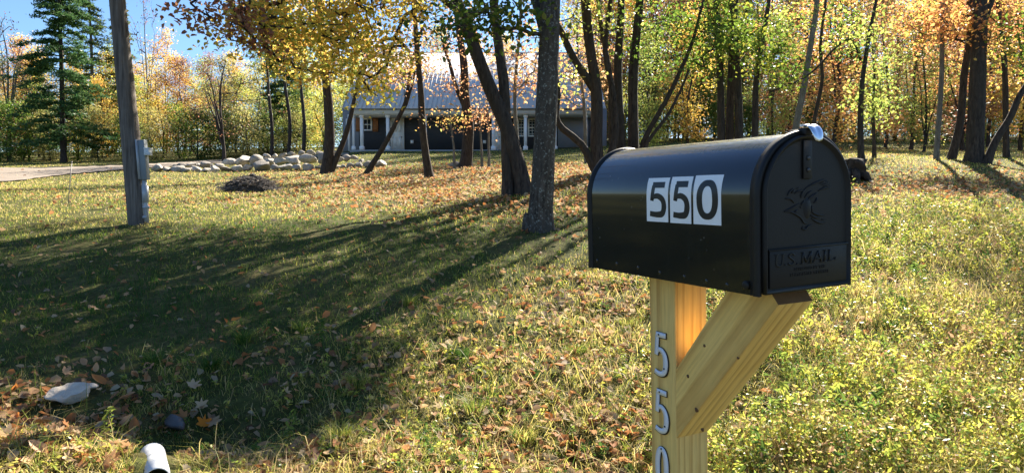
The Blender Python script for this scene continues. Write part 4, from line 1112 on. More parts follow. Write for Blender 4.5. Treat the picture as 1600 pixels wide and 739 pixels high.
    zt = loc_on(1258, 387, 2 if False else 1, -.009)[2]
    yD = -.006
    m = MB(); m.box((Wd/2, -.0075, (.0135+zt)/2), (Wd-.032, .006, zt-.0135)); m.build('lower_plate', satin, door, bevel=.0015)
    m = MB(); m.tube([[.013, yD-.004, zt+.001], [Wd-.013, yD-.004, zt+.001]], .0022, 8); m.build('plate_ridge', satin, door, smooth=True)
    # eagle, pressed into the door as raised ridges
    E_ = [[(480,215),(520,190),(600,150),(670,125)],[(440,305),(450,260),(480,218)],[(605,237),(660,212),(722,205)],[(640,178),(705,158)],[(655,192),(718,182)],[(620,165),(690,140)],[(475,302),(505,262),(545,236)],[(480,348),(520,305),(562,268)],[(530,310),(570,270),(595,255)],[(562,352),(585,330),(592,300)],
          [(308,282),(330,245),(366,213)],[(348,258),(362,240),(378,232)],[(378,262),(412,240),(462,232)],[(395,215),(425,205)],[(288,310),(340,316),(372,352)],[(278,432),(350,402),(422,358)],[(278,438),(340,440),(402,470),(440,500),(466,542),(502,550)],[(382,450),(388,432),(408,420)],[(430,385),(440,400)],
          [(535,428),(570,455),(620,470),(662,470)],[(530,470),(580,492),(622,488)],[(538,500),(590,532),(630,545),(678,540)],[(636,510),(672,514)],[(460,576),(450,600),(482,606),(502,578),(542,560)],[(470,330),(450,360),(440,375)],[(545,380),(540,410),(548,430)]]
    m = MB()
    for k, ln_ in enumerate(E_):
        P = np.array([loc_on(1180+a/6.156, 260+b_/6.156, 1, yD) for a, b_ in ln_]); P[:, 1] = yD-.0004
        P = spline(P, .002) if len(P) > 2 else P
        rr_ = .0019*np.sin(np.linspace(.35, math.pi-.35, len(P)))+.0003
        m.tube(P, rr_, 7)
    # body mass of the bird, low relief
    C = loc_on(1180+500/6.156, 260+400/6.156, 1, yD)
    a_ = np.linspace(0, 2*np.pi, 20, endpoint=False); cc = [C+[0, -.0028, 0]]; 
    ring_ = [C+[math.cos(q)*.011, .0002, math.sin(q)*.021] for q in a_]; ringm = [C+[math.cos(q)*.007, -.002, math.sin(q)*.014] for q in a_]
    V = np.array(cc+ringm+ring_); F3 = [[0, 1+k, 1+(k+1) % 20] for k in range(20)]; F4 = [[1+k, 21+k, 21+(k+1) % 20, 1+(k+1) % 20] for k in range(20)]
    b0 = m.n; m.add(V, F3); m.f.setdefault(4, []).append(np.array(F4)+b0); m.mi.setdefault(4, []).append(np.zeros(20, int))
    m.build('eagle_emblem', satin, door, smooth=True)
    # lettering, raised
    dark, t, b = mat('lettering_black'); b.inputs['Base Color'].default_value = (.004, .004, .004, 1); b.inputs['Roughness'].default_value = .6
    def ribbon(mb, pts, wid, f, closed=False, thick=0.0, mi=0):
        P = np.array(pts, float)
        T = np.gradient(P, axis=0) if not closed else (np.roll(P, -1, 0)-np.roll(P, 1, 0))
        T /= np.linalg.norm(T, axis=1)[:, None]+1e-12; N = np.stack([-T[:, 1], T[:, 0]], -1)
        wid = np.broadcast_to(np.asarray(wid, float), (len(P),))[:, None]
        A = P+N*wid/2; Bq = P-N*wid/2; k = len(P)
        V = [f(q, thick) for q in A] + [f(q, thick) for q in Bq] + ([f(q, 0) for q in A] + [f(q, 0) for q in Bq] if thick else [])
        e = k if closed else k-1; i = np.arange(e); i2 = (i+1) % k
        F = [np.stack([i, i2, k+i2, k+i], -1)]
        if thick:
            F.append(np.stack([i, 2*k+i, 2*k+i2, i2], -1)); F.append(np.stack([k+i, k+i2, 3*k+i2, 3*k+i], -1))
            if not closed: F.append(np.array([[0, k, 3*k, 2*k], [k-1, 3*k-1, 4*k-1, 2*k-1]]))
        mb.add(V, np.concatenate(F), mi)
    def five(mb, f, x, y, w_, h_, s, **kw):
        """Digit five in a box; s is the stroke width."""
        X_ = lambda a: x+a*w_; Y_ = lambda a: y+a*h_
        n_ = 14
        seg = lambda a, b_: [(a[0]+(b_[0]-a[0])*t_, a[1]+(b_[1]-a[1])*t_) for t_ in np.linspace(0, 1, n_)]
        ribbon(mb, seg((X_(.18), Y_(1)-s*.42), (X_(.92), Y_(1)-s*.42)), s*.86, f, **kw)
        ribbon(mb, seg((X_(.26), Y_(1)-s*.5), (X_(.14)+s*.1, Y_(.47))), s*.8, lambda q, t_: f(q, t_*.97), **kw)
        bow = spline(np.array([(X_(.13)+s*.2, Y_(.49)), (X_(.30), Y_(.585)), (X_(.56), Y_(.60)), (X_(.82), Y_(.50)), (X_(.90), Y_(.31)), (X_(.80), Y_(.12)), (X_(.52), Y_(0)+s*.42), (X_(.24), Y_(0)+s*.46), (X_(.04), Y_(.085)+s*.1)]), h_*.03)
        k = len(bow); wd_ = s*(np.interp(np.linspace(0, 1, k), [0, .15, .5, .85, 1], [.5, .78, 1.08, .8, .78]))
        ribbon(mb, bow, wd_, lambda q, t_: f(q, t_*.94), **kw)
    def zero(mb, f, x, y, w_, h_, s, **kw):
        a = np.linspace(0, 2*np.pi, 56, endpoint=False)
        cx, cy = x+w_/2, y+h_/2; ce = np.abs(np.cos(a))
        pw = lambda v_: np.sign(v_)*np.abs(v_)**.86
        P = np.stack([cx+pw(np.cos(a))*(w_/2-s/2), cy+pw(np.sin(a))*(h_/2-s*.42)], -1)
        ribbon(mb, P, s*(.80+.28*ce), f, closed=True, **kw)
    # serif capitals U.S.MAIL on the lower plate
    yP = -.0105
    def fd(q, t_): return np.array([q[0], yP-.0001-t_, q[1]])
    A = loc_on(1209, 398, 1, yP); Bq = loc_on(1305, 388, 1, yP); C = loc_on(1212, 419, 1, yP)
    x0_, x1_, zt_, zb_ = A[0], Bq[0], (A[2]+Bq[2])/2-.001, (A[2]+Bq[2])/2-.0225
    hh = zt_-zb_; tw = x1_-x0_; m = MB(); s_ = .0030
    def seg2(a, b_, wd_=s_, off=0.0): ribbon(m, [(a[0]+(b_[0]-a[0])*t_, a[1]+(b_[1]-a[1])*t_) for t_ in (0, .5, 1)], wd_, fd, thick=.0014+off)
    kx = tw/.1095; sl = lambda x, y: (x0_ + (x-x0_)*kx + (y-zb_)*.10, y)
    def serif(x, y, wd_=.007): seg2(sl(x-wd_/2, y), sl(x+wd_/2, y), .0014, .0001)
    # U
    x = x0_; pts = [sl(x+.003, zt_), sl(x+.003, zb_+hh*.35), sl(x+.0045, zb_+hh*.08), sl(x+.0085, zb_), sl(x+.0125, zb_+hh*.08), sl(x+.014, zb_+hh*.35), sl(x+.014, zt_)]
    ribbon(m, spline(np.array(pts), .0015), s_, fd, thick=.0014); serif(x+.003, zt_); serif(x+.014, zt_)
    def dot(x): seg2(sl(x, zb_-.0003), sl(x, zb_+.0027), .003)
    dot(x+.0195)
    x = x0_+.0225; pts = [sl(x+.012, zt_-.004), sl(x+.007, zt_), sl(x+.002, zt_-hh*.22), sl(x+.007, zb_+hh*.52), sl(x+.012, zb_+hh*.25), sl(x+.007, zb_), sl(x+.0015, zb_+.004)]
    ribbon(m, spline(np.array(pts), .0012), s_, fd, thick=.0014); dot(x+.0175)
    x = x0_+.0455; seg2(sl(x+.003, zb_), sl(x+.003, zt_), .0024); seg2(sl(x+.003, zt_), sl(x+.0105, zb_+.002), s_, .0001); seg2(sl(x+.0105, zb_+.002), sl(x+.018, zt_), .0024, .0002); seg2(sl(x+.018, zb_), sl(x+.018, zt_), s_, .0003)
    for q in (.003, .018): serif(x+q, zb_, .006); serif(x+q, zt_, .006)
    x = x0_+.0685; seg2(sl(x, zb_), sl(x+.0075, zt_), .0022); seg2(sl(x+.0075, zt_), sl(x+.015, zb_), s_, .0001); seg2(sl(x+.003, zb_+hh*.33), sl(x+.012, zb_+hh*.33), .0018, .0002); serif(x, zb_, .006); serif(x+.015, zb_, .006)
    x = x0_+.089; seg2(sl(x, zb_), sl(x, zt_), s_); serif(x, zb_); serif(x, zt_)
    x = x0_+.0975; seg2(sl(x, zb_), sl(x, zt_), s_); serif(x, zt_); seg2(sl(x-.003, zb_+.0007), sl(x+.0105, zb_+.0007), .0018, .0001); seg2(sl(x+.0105, zb_), sl(x+.0115, zb_+.006), .0016, .0002)
    m.build('us_mail_lettering', satin, door)
    def small_text(txt, zc, hgt):
        cu = bpy.data.curves.new('t', 'FONT'); cu.body = txt; cu.size = hgt*1.4; cu.align_x = 'CENTER'; cu.align_y = 'CENTER'; cu.extrude = .0005; cu.space_character = 1.15
        ob_ = bpy.data.objects.new('t', cu); COL.objects.link(ob_); bpy.context.view_layer.update()
        me = bpy.data.meshes.new_from_object(ob_.evaluated_get(bpy.context.evaluated_depsgraph_get())); bpy.data.objects.remove(ob_)
        me.materials.clear(); me.materials.append(satin); o_ = bpy.data.objects.new('small_lettering', me); COL.objects.link(o_); o_.parent = door
        o_.location = (Wd/2, yP-.0004, zc); o_.rotation_euler = (R(90), 0, 0)
    small_text('APPROVED BY THE', zb_-.0095, .0062); small_text('POSTMASTER GENERAL', zb_-.0195, .0062)
    # catch strap on the door and silver pull tab
    hx = Wd/2 - .004
    m = MB(); zt0 = Ht-.018
    m.box((hx, -.0085, zt0-.033), (.022, .004, .072)); m.build('catch_strap', satin, door, bevel=.0015)
    rvm = plain('dull_rivet', (.09, .09, .09), .35, .8)
    for z_ in (zt0-.030, zt0-.052): m = MB(); m.tube([[hx, -.0105, z_], [hx, -.0125, z_], [hx, -.0135, z_], [hx, -.0139, z_]], [.0044, .0038, .0024, .0017], 12); m.build('rivet', rvm, door, smooth=False)
    # hump of the strap over the rim
    m = MB(); m.box((hx, -.004, Ht+.001), (.022, .020, .014)); m.box((hx-.004, .012, Ht+.003), (.016, .03, .006)); m.build('catch', satin, door, bevel=.003)
    # tab: rounded U plate curling forward and down
    m = MB()
    arc = [(.006, .009), (-.004, .0125), (-.015, .0115), (-.023, .004), (-.0265, -.007), (-.0275, -.018)]
    secs_ = []
    wds = [.026, .029, .031, .030, .027, .016]
    for (yy, zz), wd_ in zip(arc, wds):
        secs_.append([[hx+.006-wd_/2, yy, Ht+zz-.001], [hx+.006-wd_*.25, yy-.001, Ht+zz+.0008], [hx+.006, yy-.0005, Ht+zz-.0025], [hx+.006+wd_*.25, yy-.001, Ht+zz+.0008], [hx+.006+wd_/2, yy, Ht+zz-.001]])
    V = np.array(secs_).reshape(-1, 3); i = np.arange(5)[:, None]*5; j = np.arange(4)[None]
    m.add(V, np.stack([i+j, i+j+1, i+6+j, i+5+j], -1).reshape(-1, 4))
    tab = m.build('pull_tab', chrome, door, smooth=True)
    so = tab.modifiers.new('solid', 'SOLIDIFY'); so.thickness = .003; ss = tab.modifiers.new('sub', 'SUBSURF'); ss.levels = 2; ss.render_levels = 2
    # rivets and dimples along the bottom of the side
    for px, py in ((933, 408), (964, 413), (997, 419), (1031, 427), (1069, 433), (1104, 440), (1136, 446)):
        P = loc_on(px, py-1, 0, 0.0); m = MB(); m.tube([[0.0005, P[1], P[2]], [-.0012, P[1], P[2]], [-.002, P[1], P[2]]], [.0042, .0036, .0015], 12); m.build('side_rivet', black, root, smooth=True)
    m = MB(); P = loc_on(1167, 449, 0, 0); m.tube([[.001, P[1], P[2]+.004], [-.005, P[1], P[2]+.004], [-.006, P[1], P[2]+.004]], [.009, .0085, .004], 16); m.build('hinge_bolt', satin, root, smooth=True)
    # stickers on the side: v runs up the sheet, round its bend
    def wrap(q, off):
        y_, s__ = q
        if s__ <= sp: return np.array([-off, y_, s__])
        a = (s__-sp)/rad; return np.array([Wd/2-math.cos(a)*(rad+off), y_, sp+math.sin(a)*(rad+off)])
    def inv(px, py):
        r = ray(px, py) @ Rm; c = (np.array([0, 0, EYE])-o) @ Rm
        tt = (0-c[0])/r[0]; P = c+r*tt
        if P[2] <= sp: return P[1], P[2]
        # intersect the cylinder
        qx, qz = c[0]-Wd/2, c[2]-sp; A_ = r[0]**2+r[2]**2; B_ = qx*r[0]+qz*r[2]; C_ = qx*qx+qz*qz-rad*rad
        tt = (-B_-math.sqrt(max(0, B_*B_-A_*C_)))/A_; P = c+r*tt
        return P[1], sp+rad*math.atan2(P[2]-sp, -(P[0]-Wd/2))
    white = plain('white_sticker', (.9, .9, .9), .45, var=.05, scale=40); ink, t, b = mat('black_ink'); b.inputs['Base Color'].default_value = (.008, .008, .009, 1); b.inputs['Roughness'].default_value = .35
    for k, (pa, pb, ta, tb, ba, bb) in enumerate([(1014, 1048, 279.5, 277, 345.5, 348), (1051, 1084.5, 277.5, 275, 348, 350.5), (1088, 1132, 275, 272.5, 350, 353)]):
        ya_, s1 = inv(pa, ta); _, s0 = inv(pa, ba); yb_, s1b = inv(pb, tb); _, s0b = inv(pb, bb)
        s0 = (s0+s0b)/2; s1 = (s1+s1b)/2
        m = MB(); nn = 12; V = []
        for q in np.linspace(s0, s1, nn): V += [wrap((ya_, q), .0005), wrap((yb_, q), .0005)]
        i = np.arange(nn-1)*2; m.add(V, np.stack([i, i+1, i+3, i+2], -1))
        st_ = m.build('number_sticker', white, root, smooth=True)
        m = MB(); H_ = s1-s0; Wl = ya_-yb_   # y decreases towards the door = to the right
        f = lambda q, t_: wrap((ya_-q[0], s0+q[1]), .0009+t_)
        ax_, ay_, aw, ah = Wl*.13, H_*.10, Wl*.76, H_*.80
        (five if k < 2 else zero)(m, f, ax_, ay_, aw, ah, H_*.155)
        m.build('digit', ink, st_)
    # ---- post and brace
    wood, t, b = mat('treated_pine'); v = coords(t, (1, 1, 1))
    def mkwood(name, direction):
        m_, t, b = mat(name)
        tc = nd(t, 'ShaderNodeTexCoord'); mp = nd(t, 'ShaderNodeMapping'); mp.inputs['Rotation'].default_value = direction
        t.links.new(tc.outputs['Object'], mp.inputs[0])
        mp2 = nd(t, 'ShaderNodeMapping'); mp2.inputs['Scale'].default_value = (1, 1, .06); t.links.new(mp.outputs[0], mp2.inputs[0])
        wv = nd(t, 'ShaderNodeTexWave', wave_type='RINGS', rings_direction='Z', wave_profile='SAW'); wv.inputs['Scale'].default_value = 13; wv.inputs['Distortion'].default_value = 8; wv.inputs['Detail'].default_value = 3; wv.inputs['Detail Scale'].default_value = .9; wv.inputs['Detail Roughness'].default_value = .5
        mp3 = nd(t, 'ShaderNodeMapping'); mp3.inputs['Location'].default_value = (.16, .05, .0); t.links.new(mp2.outputs[0], mp3.inputs[0]); t.links.new(mp3.outputs[0], wv.inputs[0])
        c = ramp(t, [(0, (.92, .61, .19)), (.5, (.88, .56, .16)), (.88, (.62, .34, .09)), (1, (.86, .54, .15))], wv.outputs['Fac']).outputs[0]
        fine = noise(t, mp2.outputs[0], 160, 4, .6)
        c = mixc(t, ramp(t, [(.4, (0, 0, 0)), (.75, (.45,)*3)], fine).outputs[0], c, (.42, .23, .06))
        vo = nd(t, 'ShaderNodeTexVoronoi'); vo.inputs['Scale'].default_value = 5; mp4 = nd(t, 'ShaderNodeMapping'); mp4.inputs['Scale'].default_value = (1, 1, .45); t.links.new(mp.outputs[0], mp4.inputs[0]); t.links.new(mp4.outputs[0], vo.inputs['Vector'])
        kn = ramp(t, [(0, (1, 1, 1)), (.035, (.9,)*3), (.075, (0, 0, 0))], vo.outputs['Distance']).outputs[0]
        c = mixc(t, kn, c, (.16, .07, .025))
        c = mixc(t, ramp(t, [(.35, (0, 0, 0)), (.8, (.35,)*3)], noise(t, tc.outputs['Object'], 9, 4)).outputs[0], c, (.93, .66, .25))
        t.links.new(c, b.inputs['Base Color']); b.inputs['Roughness'].default_value = .6; b.inputs['Specular IOR Level'].default_value = .3
        bump(t, b, fine, .15, .002)
        return m_
    w_post = mkwood('treated_pine_post', (0, 0, 0)); 
    S = .096
    Cn = np.array([.3755, 1.62, 0]); gz = float(height(np.array([Cn[0]]), np.array([Cn[1]]))[0])
    lw = np.array([math.sin(yaw), math.cos(yaw), 0]); ww = np.array([math.cos(yaw), -math.sin(yaw), 0])
    cen = Cn + lw*S/2 + ww*S/2; cen[2] = gz
    proot = empty('mailbox_post', cen, 'square yellow pine post and diagonal brace carrying the black mailbox', 'post', rz=-yaw)
    # the whole post leans a little, its foot towards the field
    hh0 = EYE-.1902 - gz
    proot.rotation_mode = 'QUATERNION'
    proot.rotation_quaternion = (Matrix.Rotation(-.026, 3, 'Y') @ Matrix.Rotation(-yaw, 3, 'Z')).to_quaternion()
    proot.location.x += .026*hh0
    # local: x = along w (door width), y = along l (back)
    ztop = EYE-.1902 + .004 - gz
    lean = .012
    m = MB(); m.box((0, 0, (ztop-.5)/2), (S, S, ztop+.5)); m.build('post_shaft', w_post, proot, bevel=.004)
    # brace profile in the y-z plane, y negative towards the door
    zz = lambda a: EYE + a - gz
    y_of = lambda tt: -S/2 - tt
    prof_ = [(y_of(.0), zz(-.572)), (y_of(.308), zz(-.217)), (y_of(.284), zz(-.189)), (y_of(.184), zz(-.188)), (y_of(.0), zz(-.41))]
    bo = np.array([0, -S/2-.15, zz(-.38)])
    V = [];  hw = S/2-.0015
    ang = math.atan2(.355, .308)       # brace angle above horizontal
    ca, sa = math.cos(ang), math.sin(ang)
    # put the brace mesh in its own frame: local z along the brace
    ey = np.array([-sa, -ca]); ez = np.array([-ca, sa])   # in (y,z): local y, local z
    def tob(p): d_ = np.array(p)-bo[1:]; return d_ @ ey, d_ @ ez
    for sx in (-hw, hw):
        for p_ in prof_:
            a_, c_ = tob(p_); V.append((sx, a_, c_))
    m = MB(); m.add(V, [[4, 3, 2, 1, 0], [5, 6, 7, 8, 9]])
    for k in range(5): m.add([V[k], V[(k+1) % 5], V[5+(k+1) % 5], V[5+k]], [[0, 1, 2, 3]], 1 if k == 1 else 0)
    br = m.build('brace', [mkwood('treated_pine_brace', (0, 0, .35)), plain('sawn_end_grain_shaded', (.20, .10, .035), .8, var=.3, scale=60)], proot)  # brown end grain with the mailbox's shadow put into its colour
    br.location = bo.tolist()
    Mb = Matrix(((1, 0, 0), (0, ey[0], ez[0]), (0, ey[1], ez[1])))
    if Mb.determinant() < 0:
        Mb = Matrix(((-1, 0, 0), (0, ey[0], ez[0]), (0, ey[1], ez[1])))
    br.rotation_mode = 'QUATERNION'; br.rotation_quaternion = Mb.to_quaternion()
    # knots on the brace
    Rp = np.stack([ww, lw, [0, 0, 1]], 1); c0 = (np.array([0, 0, EYE])-cen) @ Rp
    km = plain('knot_wood', (.13, .055, .02), .7, var=.4, scale=80)
    for (kx_, ky_, kr) in ((1071, 587, .0042), (1091, 671, .0040), (1083, 640, .0055), (1098, 540, .0035), (1150, 560, .003)):
        r_ = ray(kx_, ky_) @ Rp; P_ = c0 + r_*((-hw-c0[0])/r_[0])
        m = MB(); m.tube([P_+[.002, 0, 0], P_-[.0006, 0, 0]], [kr, kr], 9, wob=.2, seed=kx_); m.build('knot', km, proot)
    # digits on the left face (x=-S/2), running down the post
    alum = plain('brushed_number', (.74, .75, .80), .35, metal=.1, var=.06)
    scr = plain('dark_screw', (.05, .05, .05), .4, .8)
    backing = plain('number_backing', (.012, .012, .014), .5)
    for k, (zc, kind) in enumerate([(-.382, 5), (-.521, 5), (-.660, 0)]):
        H_ = .106; Wl = .047; y0 = Wl/2+.001
        f0 = lambda q, t_: np.array([-S/2-.0006-t_, y0-q[0]+.0015, zz(zc)-H_/2+q[1]-.0015])
        f1 = lambda q, t_: np.array([-S/2-.0040-t_, y0-q[0], zz(zc)-H_/2+q[1]])
        fn = five if kind == 5 else zero
        m = MB(); fn(m, f0, -.0016, -.0016, Wl+.0032, H_+.0032, .0175, thick=.0030); nb = m.build('house_number', backing, proot)
        m = MB(); fn(m, f1, .0, .0, Wl, H_, .0142, thick=.0022); m.build('digit', alum, nb)
        pts = [(Wl*.42, H_*.945), (Wl*.82, H_*.20)] if kind == 5 else [(Wl*.5, H_*.955), (Wl*.5, H_*.045)]
        for (a_, c_) in pts:
            p_ = f1((a_, c_), .0023); m = MB(); m.tube([p_, p_-[.0012, 0, 0]], .0022, 10); m.build('screw', scr, nb)
make_mailbox()

# ------------------------------------------------------------------ grass, weeds, leaf litter
def scatter(n, g, dmin=3.2, dmax=55, spread=1.0):
    d = dmin*np.exp(g.random(n)*math.log(dmax/dmin))
    px = g.uniform(-140, 1740, n)
    return (px-CX)/F_PX*d, d
def verge(x, y):
    """1 on the rough roadside verge, 0 on the mown lawn."""
    px = CX + F_PX*x/np.maximum(y, .5)
    lim = np.interp(px, [-300, 300, 500, 900, 1100, 1700], [4.3, 4.5, 5.3, 7.2, 9, 11])
    return 1/(1+np.exp((y-lim)*2.0))
def ribbonblades(x, y, z, h, w_, lean, az, g):
    n = len(x)
    dx, dy = np.cos(az), np.sin(az); b0 = np.stack([x, y, z-.01], -1)
    faz = g.random(n)*6.28; sx, sy = np.cos(faz), np.sin(faz); s = np.stack([sx, sy, np.zeros(n)], -1)*(w_/2)[:, None]
    L = np.stack([dx*lean, dy*lean, np.zeros(n)], -1)
    m_ = b0 + L*(h*.35)[:, None] + np.stack([0*h, 0*h, h*.6], -1)
    tp = b0 + L*h[:, None] + np.stack([0*h, 0*h, h*(1-.25*lean)], -1)
    V = np.stack([b0-s, b0+s, m_+s*.8, m_-s*.8, tp+s*.15, tp-s*.15], 1).reshape(-1, 3)
    b = np.arange(n)[:, None]*6
    F = np.stack([b+np.array([0, 1, 2, 3]), b+np.array([3, 2, 4, 5])], 1).reshape(-1, 4)
    return V, F
def make_grass():
    g = np.random.default_rng(31)
    n = 330000
    x, y = scatter(n, g)
    # tufts: pull blades together
    ix, iy = np.floor(x/.11*(4/np.maximum(y, 4))), np.floor(y/.11*(4/np.maximum(y, 4)))
    z = height(x, y); v = verge(x, y)
    # keep blades off the driveway, the slab and the house
    px, py = project(np.stack([x, y, z], -1))
    drv = (px < 545) & (py > np.interp(px, [-260, 0, 100, 200, 330, 450, 545], [263, 264, 262.5, 259.5, 252, 246, 240])) & (py < np.interp(px, [-260, 0, 90, 190, 330, 450, 545], [297, 286, 276, 267, 257, 250.5, 243.5])) & (y > 15)
    ok = ~drv & ~((y > 45.5) & (px > 535) & (px < 940))
    bare = smoothn(x, y, 1.6, 3)*.6 + smoothn(x, y, 6, 4)*.5
    ok &= ~((bare < -.45) & (g.random(n) < .8))
    ok &= ~(((((px-360)/90)**2 + ((py-662)/42)**2) < 1) & (g.random(n) < .78))
    ok &= ~((np.abs(px-243) < 32) & (py > 690)) & ~((np.abs(px-116) < 42) & (np.abs(py-634) < 26))
    x, y, z, v = x[ok], y[ok], z[ok], v[ok]; n = len(x)
    far = np.maximum(1, y/5)
    tall = smoothn(x, y, 3.5, 8)
    h = (.032 + .028*g.random(n) + .02*np.clip(smoothn(x, y, 1.1, 5), 0, 1))*(1-v) + v*(.028 + .07*g.random(n)**2.5 + .03*np.clip(tall, 0, 1))
    pxx = CX+F_PX*x/y
    right = np.clip((pxx-1050)/250, 0, 1)*v
    h = h*(1+.6*right)
    cl = .5+.5*smoothn(x*1.0+.05*np.sin(y*40), y*1.0, 26, 55)
    h = h*(.45+1.0*cl)*np.minimum(far, np.where(v > .5, 2.2, 1.0))**.5
    w_ = (.0034+.002*g.random(n))*far*.95
    V, F = ribbonblades(x, y, z, h, w_, g.random(n)**.7*(.95+.5*v), g.random(n)*6.28, g)
    patch = .5+.5*smoothn(x, y, .9, 12); fine = .5+.5*smoothn(x, y, 5, 13)
    # 0 deep green .. 1 straw / brown
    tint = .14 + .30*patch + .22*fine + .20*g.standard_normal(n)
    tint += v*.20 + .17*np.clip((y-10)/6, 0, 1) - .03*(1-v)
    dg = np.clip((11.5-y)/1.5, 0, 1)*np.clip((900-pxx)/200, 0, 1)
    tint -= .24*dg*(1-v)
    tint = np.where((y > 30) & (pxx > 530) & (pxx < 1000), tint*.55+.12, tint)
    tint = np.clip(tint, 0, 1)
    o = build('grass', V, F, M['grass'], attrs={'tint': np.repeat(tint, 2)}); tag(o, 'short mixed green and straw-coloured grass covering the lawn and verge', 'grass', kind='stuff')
def make_weeds():
    """Small-leaved weeds and long stalks on the verge, mostly at the right."""
    g = np.random.default_rng(32)
    n = 26000
    x, y = scatter(n, g, 3.2, 14)
    px = CX+F_PX*x/y; v = verge(x, y)
    wgt = v*(.50 + .5*np.clip((px-880)/320, 0, 1))*(.25+.75*np.clip(smoothn(x, y, 2.2, 21)*1.5+.4, 0, 1))
    wgt *= ~((np.abs(px-243) < 36) & (y < 4.3)) & ~((np.abs(px-116) < 45) & (y < 5.2) & (y > 4.2))
    ok = (g.random(n) < wgt) & ~((np.hypot(x-.42, y-1.66) < .3))
    x, y, v, px = x[ok], y[ok], v[ok], px[ok]; n = len(x); z = height(x, y)
    hs = (.035 + .15*g.random(n)**2 + .14*np.clip(smoothn(x, y, 1.7, 61)-.25, 0, 1)*(px > 1050))*(.6+.9*np.clip((px-1000)/300, 0, 1))
    per = 18
    u = g.random((n, per))
    lean = g.standard_normal((n, 2))*.35
    r = hs[:, None]*.30
    C = np.stack([x[:, None] + lean[:, 0:1]*hs[:, None]*u + r*g.standard_normal((n, per))*.6, y[:, None] + lean[:, 1:2]*hs[:, None]*u + r*g.standard_normal((n, per))*.6, z[:, None] + hs[:, None]*(.12+.9*u)], -1).reshape(-1, 3)
    size = np.repeat(.020 + .018*g.random(n)**2, per)*np.maximum(1, C[:, 1]/6)
    V, F = leaves_mesh(C, size, g, up=.25, quads=1, aspect=.42)
    base = .42+.3*smoothn(x, y, 1.5, 22)*.8 + .26*g.standard_normal(n)
    tint = np.clip(np.repeat(base, per) + .14*g.standard_normal(n*per), 0, 1)
    # stems
    k = np.arange(n); P0 = np.stack([x, y, z-.01], -1); P1 = np.stack([x+lean[:, 0]*hs, y+lean[:, 1]*hs, z+hs], -1)
    V2, F2 = edges_mesh(P0, P1, np.full(n, .0016), np.full(n, .0008), 3)
    o = build('weeds', np.vstack([V, V2]), np.vstack([F, F2+len(V)]), M['weed'], attrs={'tint': np.concatenate([tint, np.full(len(F2), .85)])})
    tag(o, 'tangle of small-leaved yellow-green weeds on the roadside verge', 'weeds', kind='stuff')
    # taller leafy sprigs
    m = 900; xs_, ys_ = scatter(m, g, 3.3, 10); pq = CX+F_PX*xs_/ys_; vv = verge(xs_, ys_)
    okk = (g.random(m) < vv*np.clip((pq-1000)/350, .01, .7)) & ~(np.hypot(xs_-.42, ys_-1.66) < .4); xs_, ys_ = xs_[okk], ys_[okk]; m = len(xs_); zs_ = height(xs_, ys_)
    H = .14+.22*g.random(m); ln2 = g.standard_normal((m, 2))*.3; kk = 34
    uu = np.tile(np.linspace(.15, 1, kk), (m, 1)); aa = np.tile(np.arange(kk)*2.4, (m, 1))+g.random((m, 1))*6; rad_ = .035*(1.15-uu*.75)
    C = np.stack([xs_[:, None]+ln2[:, :1]*H[:, None]*uu**2+rad_*np.cos(aa), ys_[:, None]+ln2[:, 1:]*H[:, None]*uu**2+rad_*np.sin(aa), zs_[:, None]+H[:, None]*uu], -1).reshape(-1, 3)
    V, F = leaves_mesh(C, np.repeat(.034+.016*g.random(m), kk), g, up=.5, quads=2, aspect=.34)
    tn = np.clip(np.repeat(.36+.22*g.standard_normal(m), kk)+.08*g.standard_normal(m*kk), 0, 1)
    V2, F2 = edges_mesh(np.stack([xs_, ys_, zs_-.02], -1), np.stack([xs_+ln2[:, 0]*H*.8, ys_+ln2[:, 1]*H*.8, zs_+H*.95], -1), np.full(m, .0022), np.full(m, .001), 4)
    o = build('leafy_sprigs', np.vstack([V, V2]), np.vstack([F, F2+len(V)]), M['weed'], attrs={'tint': np.concatenate([np.repeat(tn, 2), np.full(len(F2), .9)])})
    tag(o, 'taller leafy yellow-green sprigs standing out of the verge weeds', 'weeds', kind='stuff')
    # long arching straw stalks and dead stems
    n = 26000; x, y = scatter(n, g, 3.2, 12); px = CX+F_PX*x/y; v = verge(x, y)
    ok = (g.random(n) < v*(.3+.7*np.clip((px-700)/500, 0, 1))) & ~((np.hypot(x-.42, y-1.66) < .3)) & ~((np.abs(px-243) < 40) & (y < 4.2)); x, y = x[ok], y[ok]; n = len(x); z = height(x, y)
    h = .06+.18*g.random(n)**1.6
    V, F = ribbonblades(x, y, z, h, .0035+.002*g.random(n), .5+.9*g.random(n), g.random(n)*6.28, g)
    o = build('straw', V, F, M['grass'], attrs={'tint': np.repeat(np.clip(.62+.22*g.standard_normal(n), 0, 1), 2)}); tag(o, 'dry straw stalks among the verge weeds', 'straw', kind='stuff')
    # broad grass tussocks
    cl = [(330, 588), (240, 575), (640, 480), (720, 560), (530, 690), (900, 560), (820, 700), (1390, 520), (1240, 600), (1560, 560), (1460, 660), (560, 610), (380, 540), (470, 520), (1130, 640), (740, 660), (980, 520)]
    a = ground_at(np.array([c[0] for c in cl], float), np.array([c[1] for c in cl], float)); Vs = []; Fs = []; Ts = []; off = 0
    for q in a:
        n = 130; ang = g.random(n)*6.28; rr = .05*g.random(n); hh = .08+.09*g.random(n)
        xx, yy = q[0]+rr*np.cos(ang), q[1]+rr*np.sin(ang)
        V, F = ribbonblades(xx, yy, np.full(n, q[2]), hh, np.full(n, .005), .5+.5*g.random(n), ang+g.standard_normal(n)*.4, g)
        Vs.append(V); Fs.append(F+off); off += len(V); Ts.append(np.repeat(np.clip(g.uniform(.02, .45)+.12*g.standard_normal(n), 0, 1), 2))
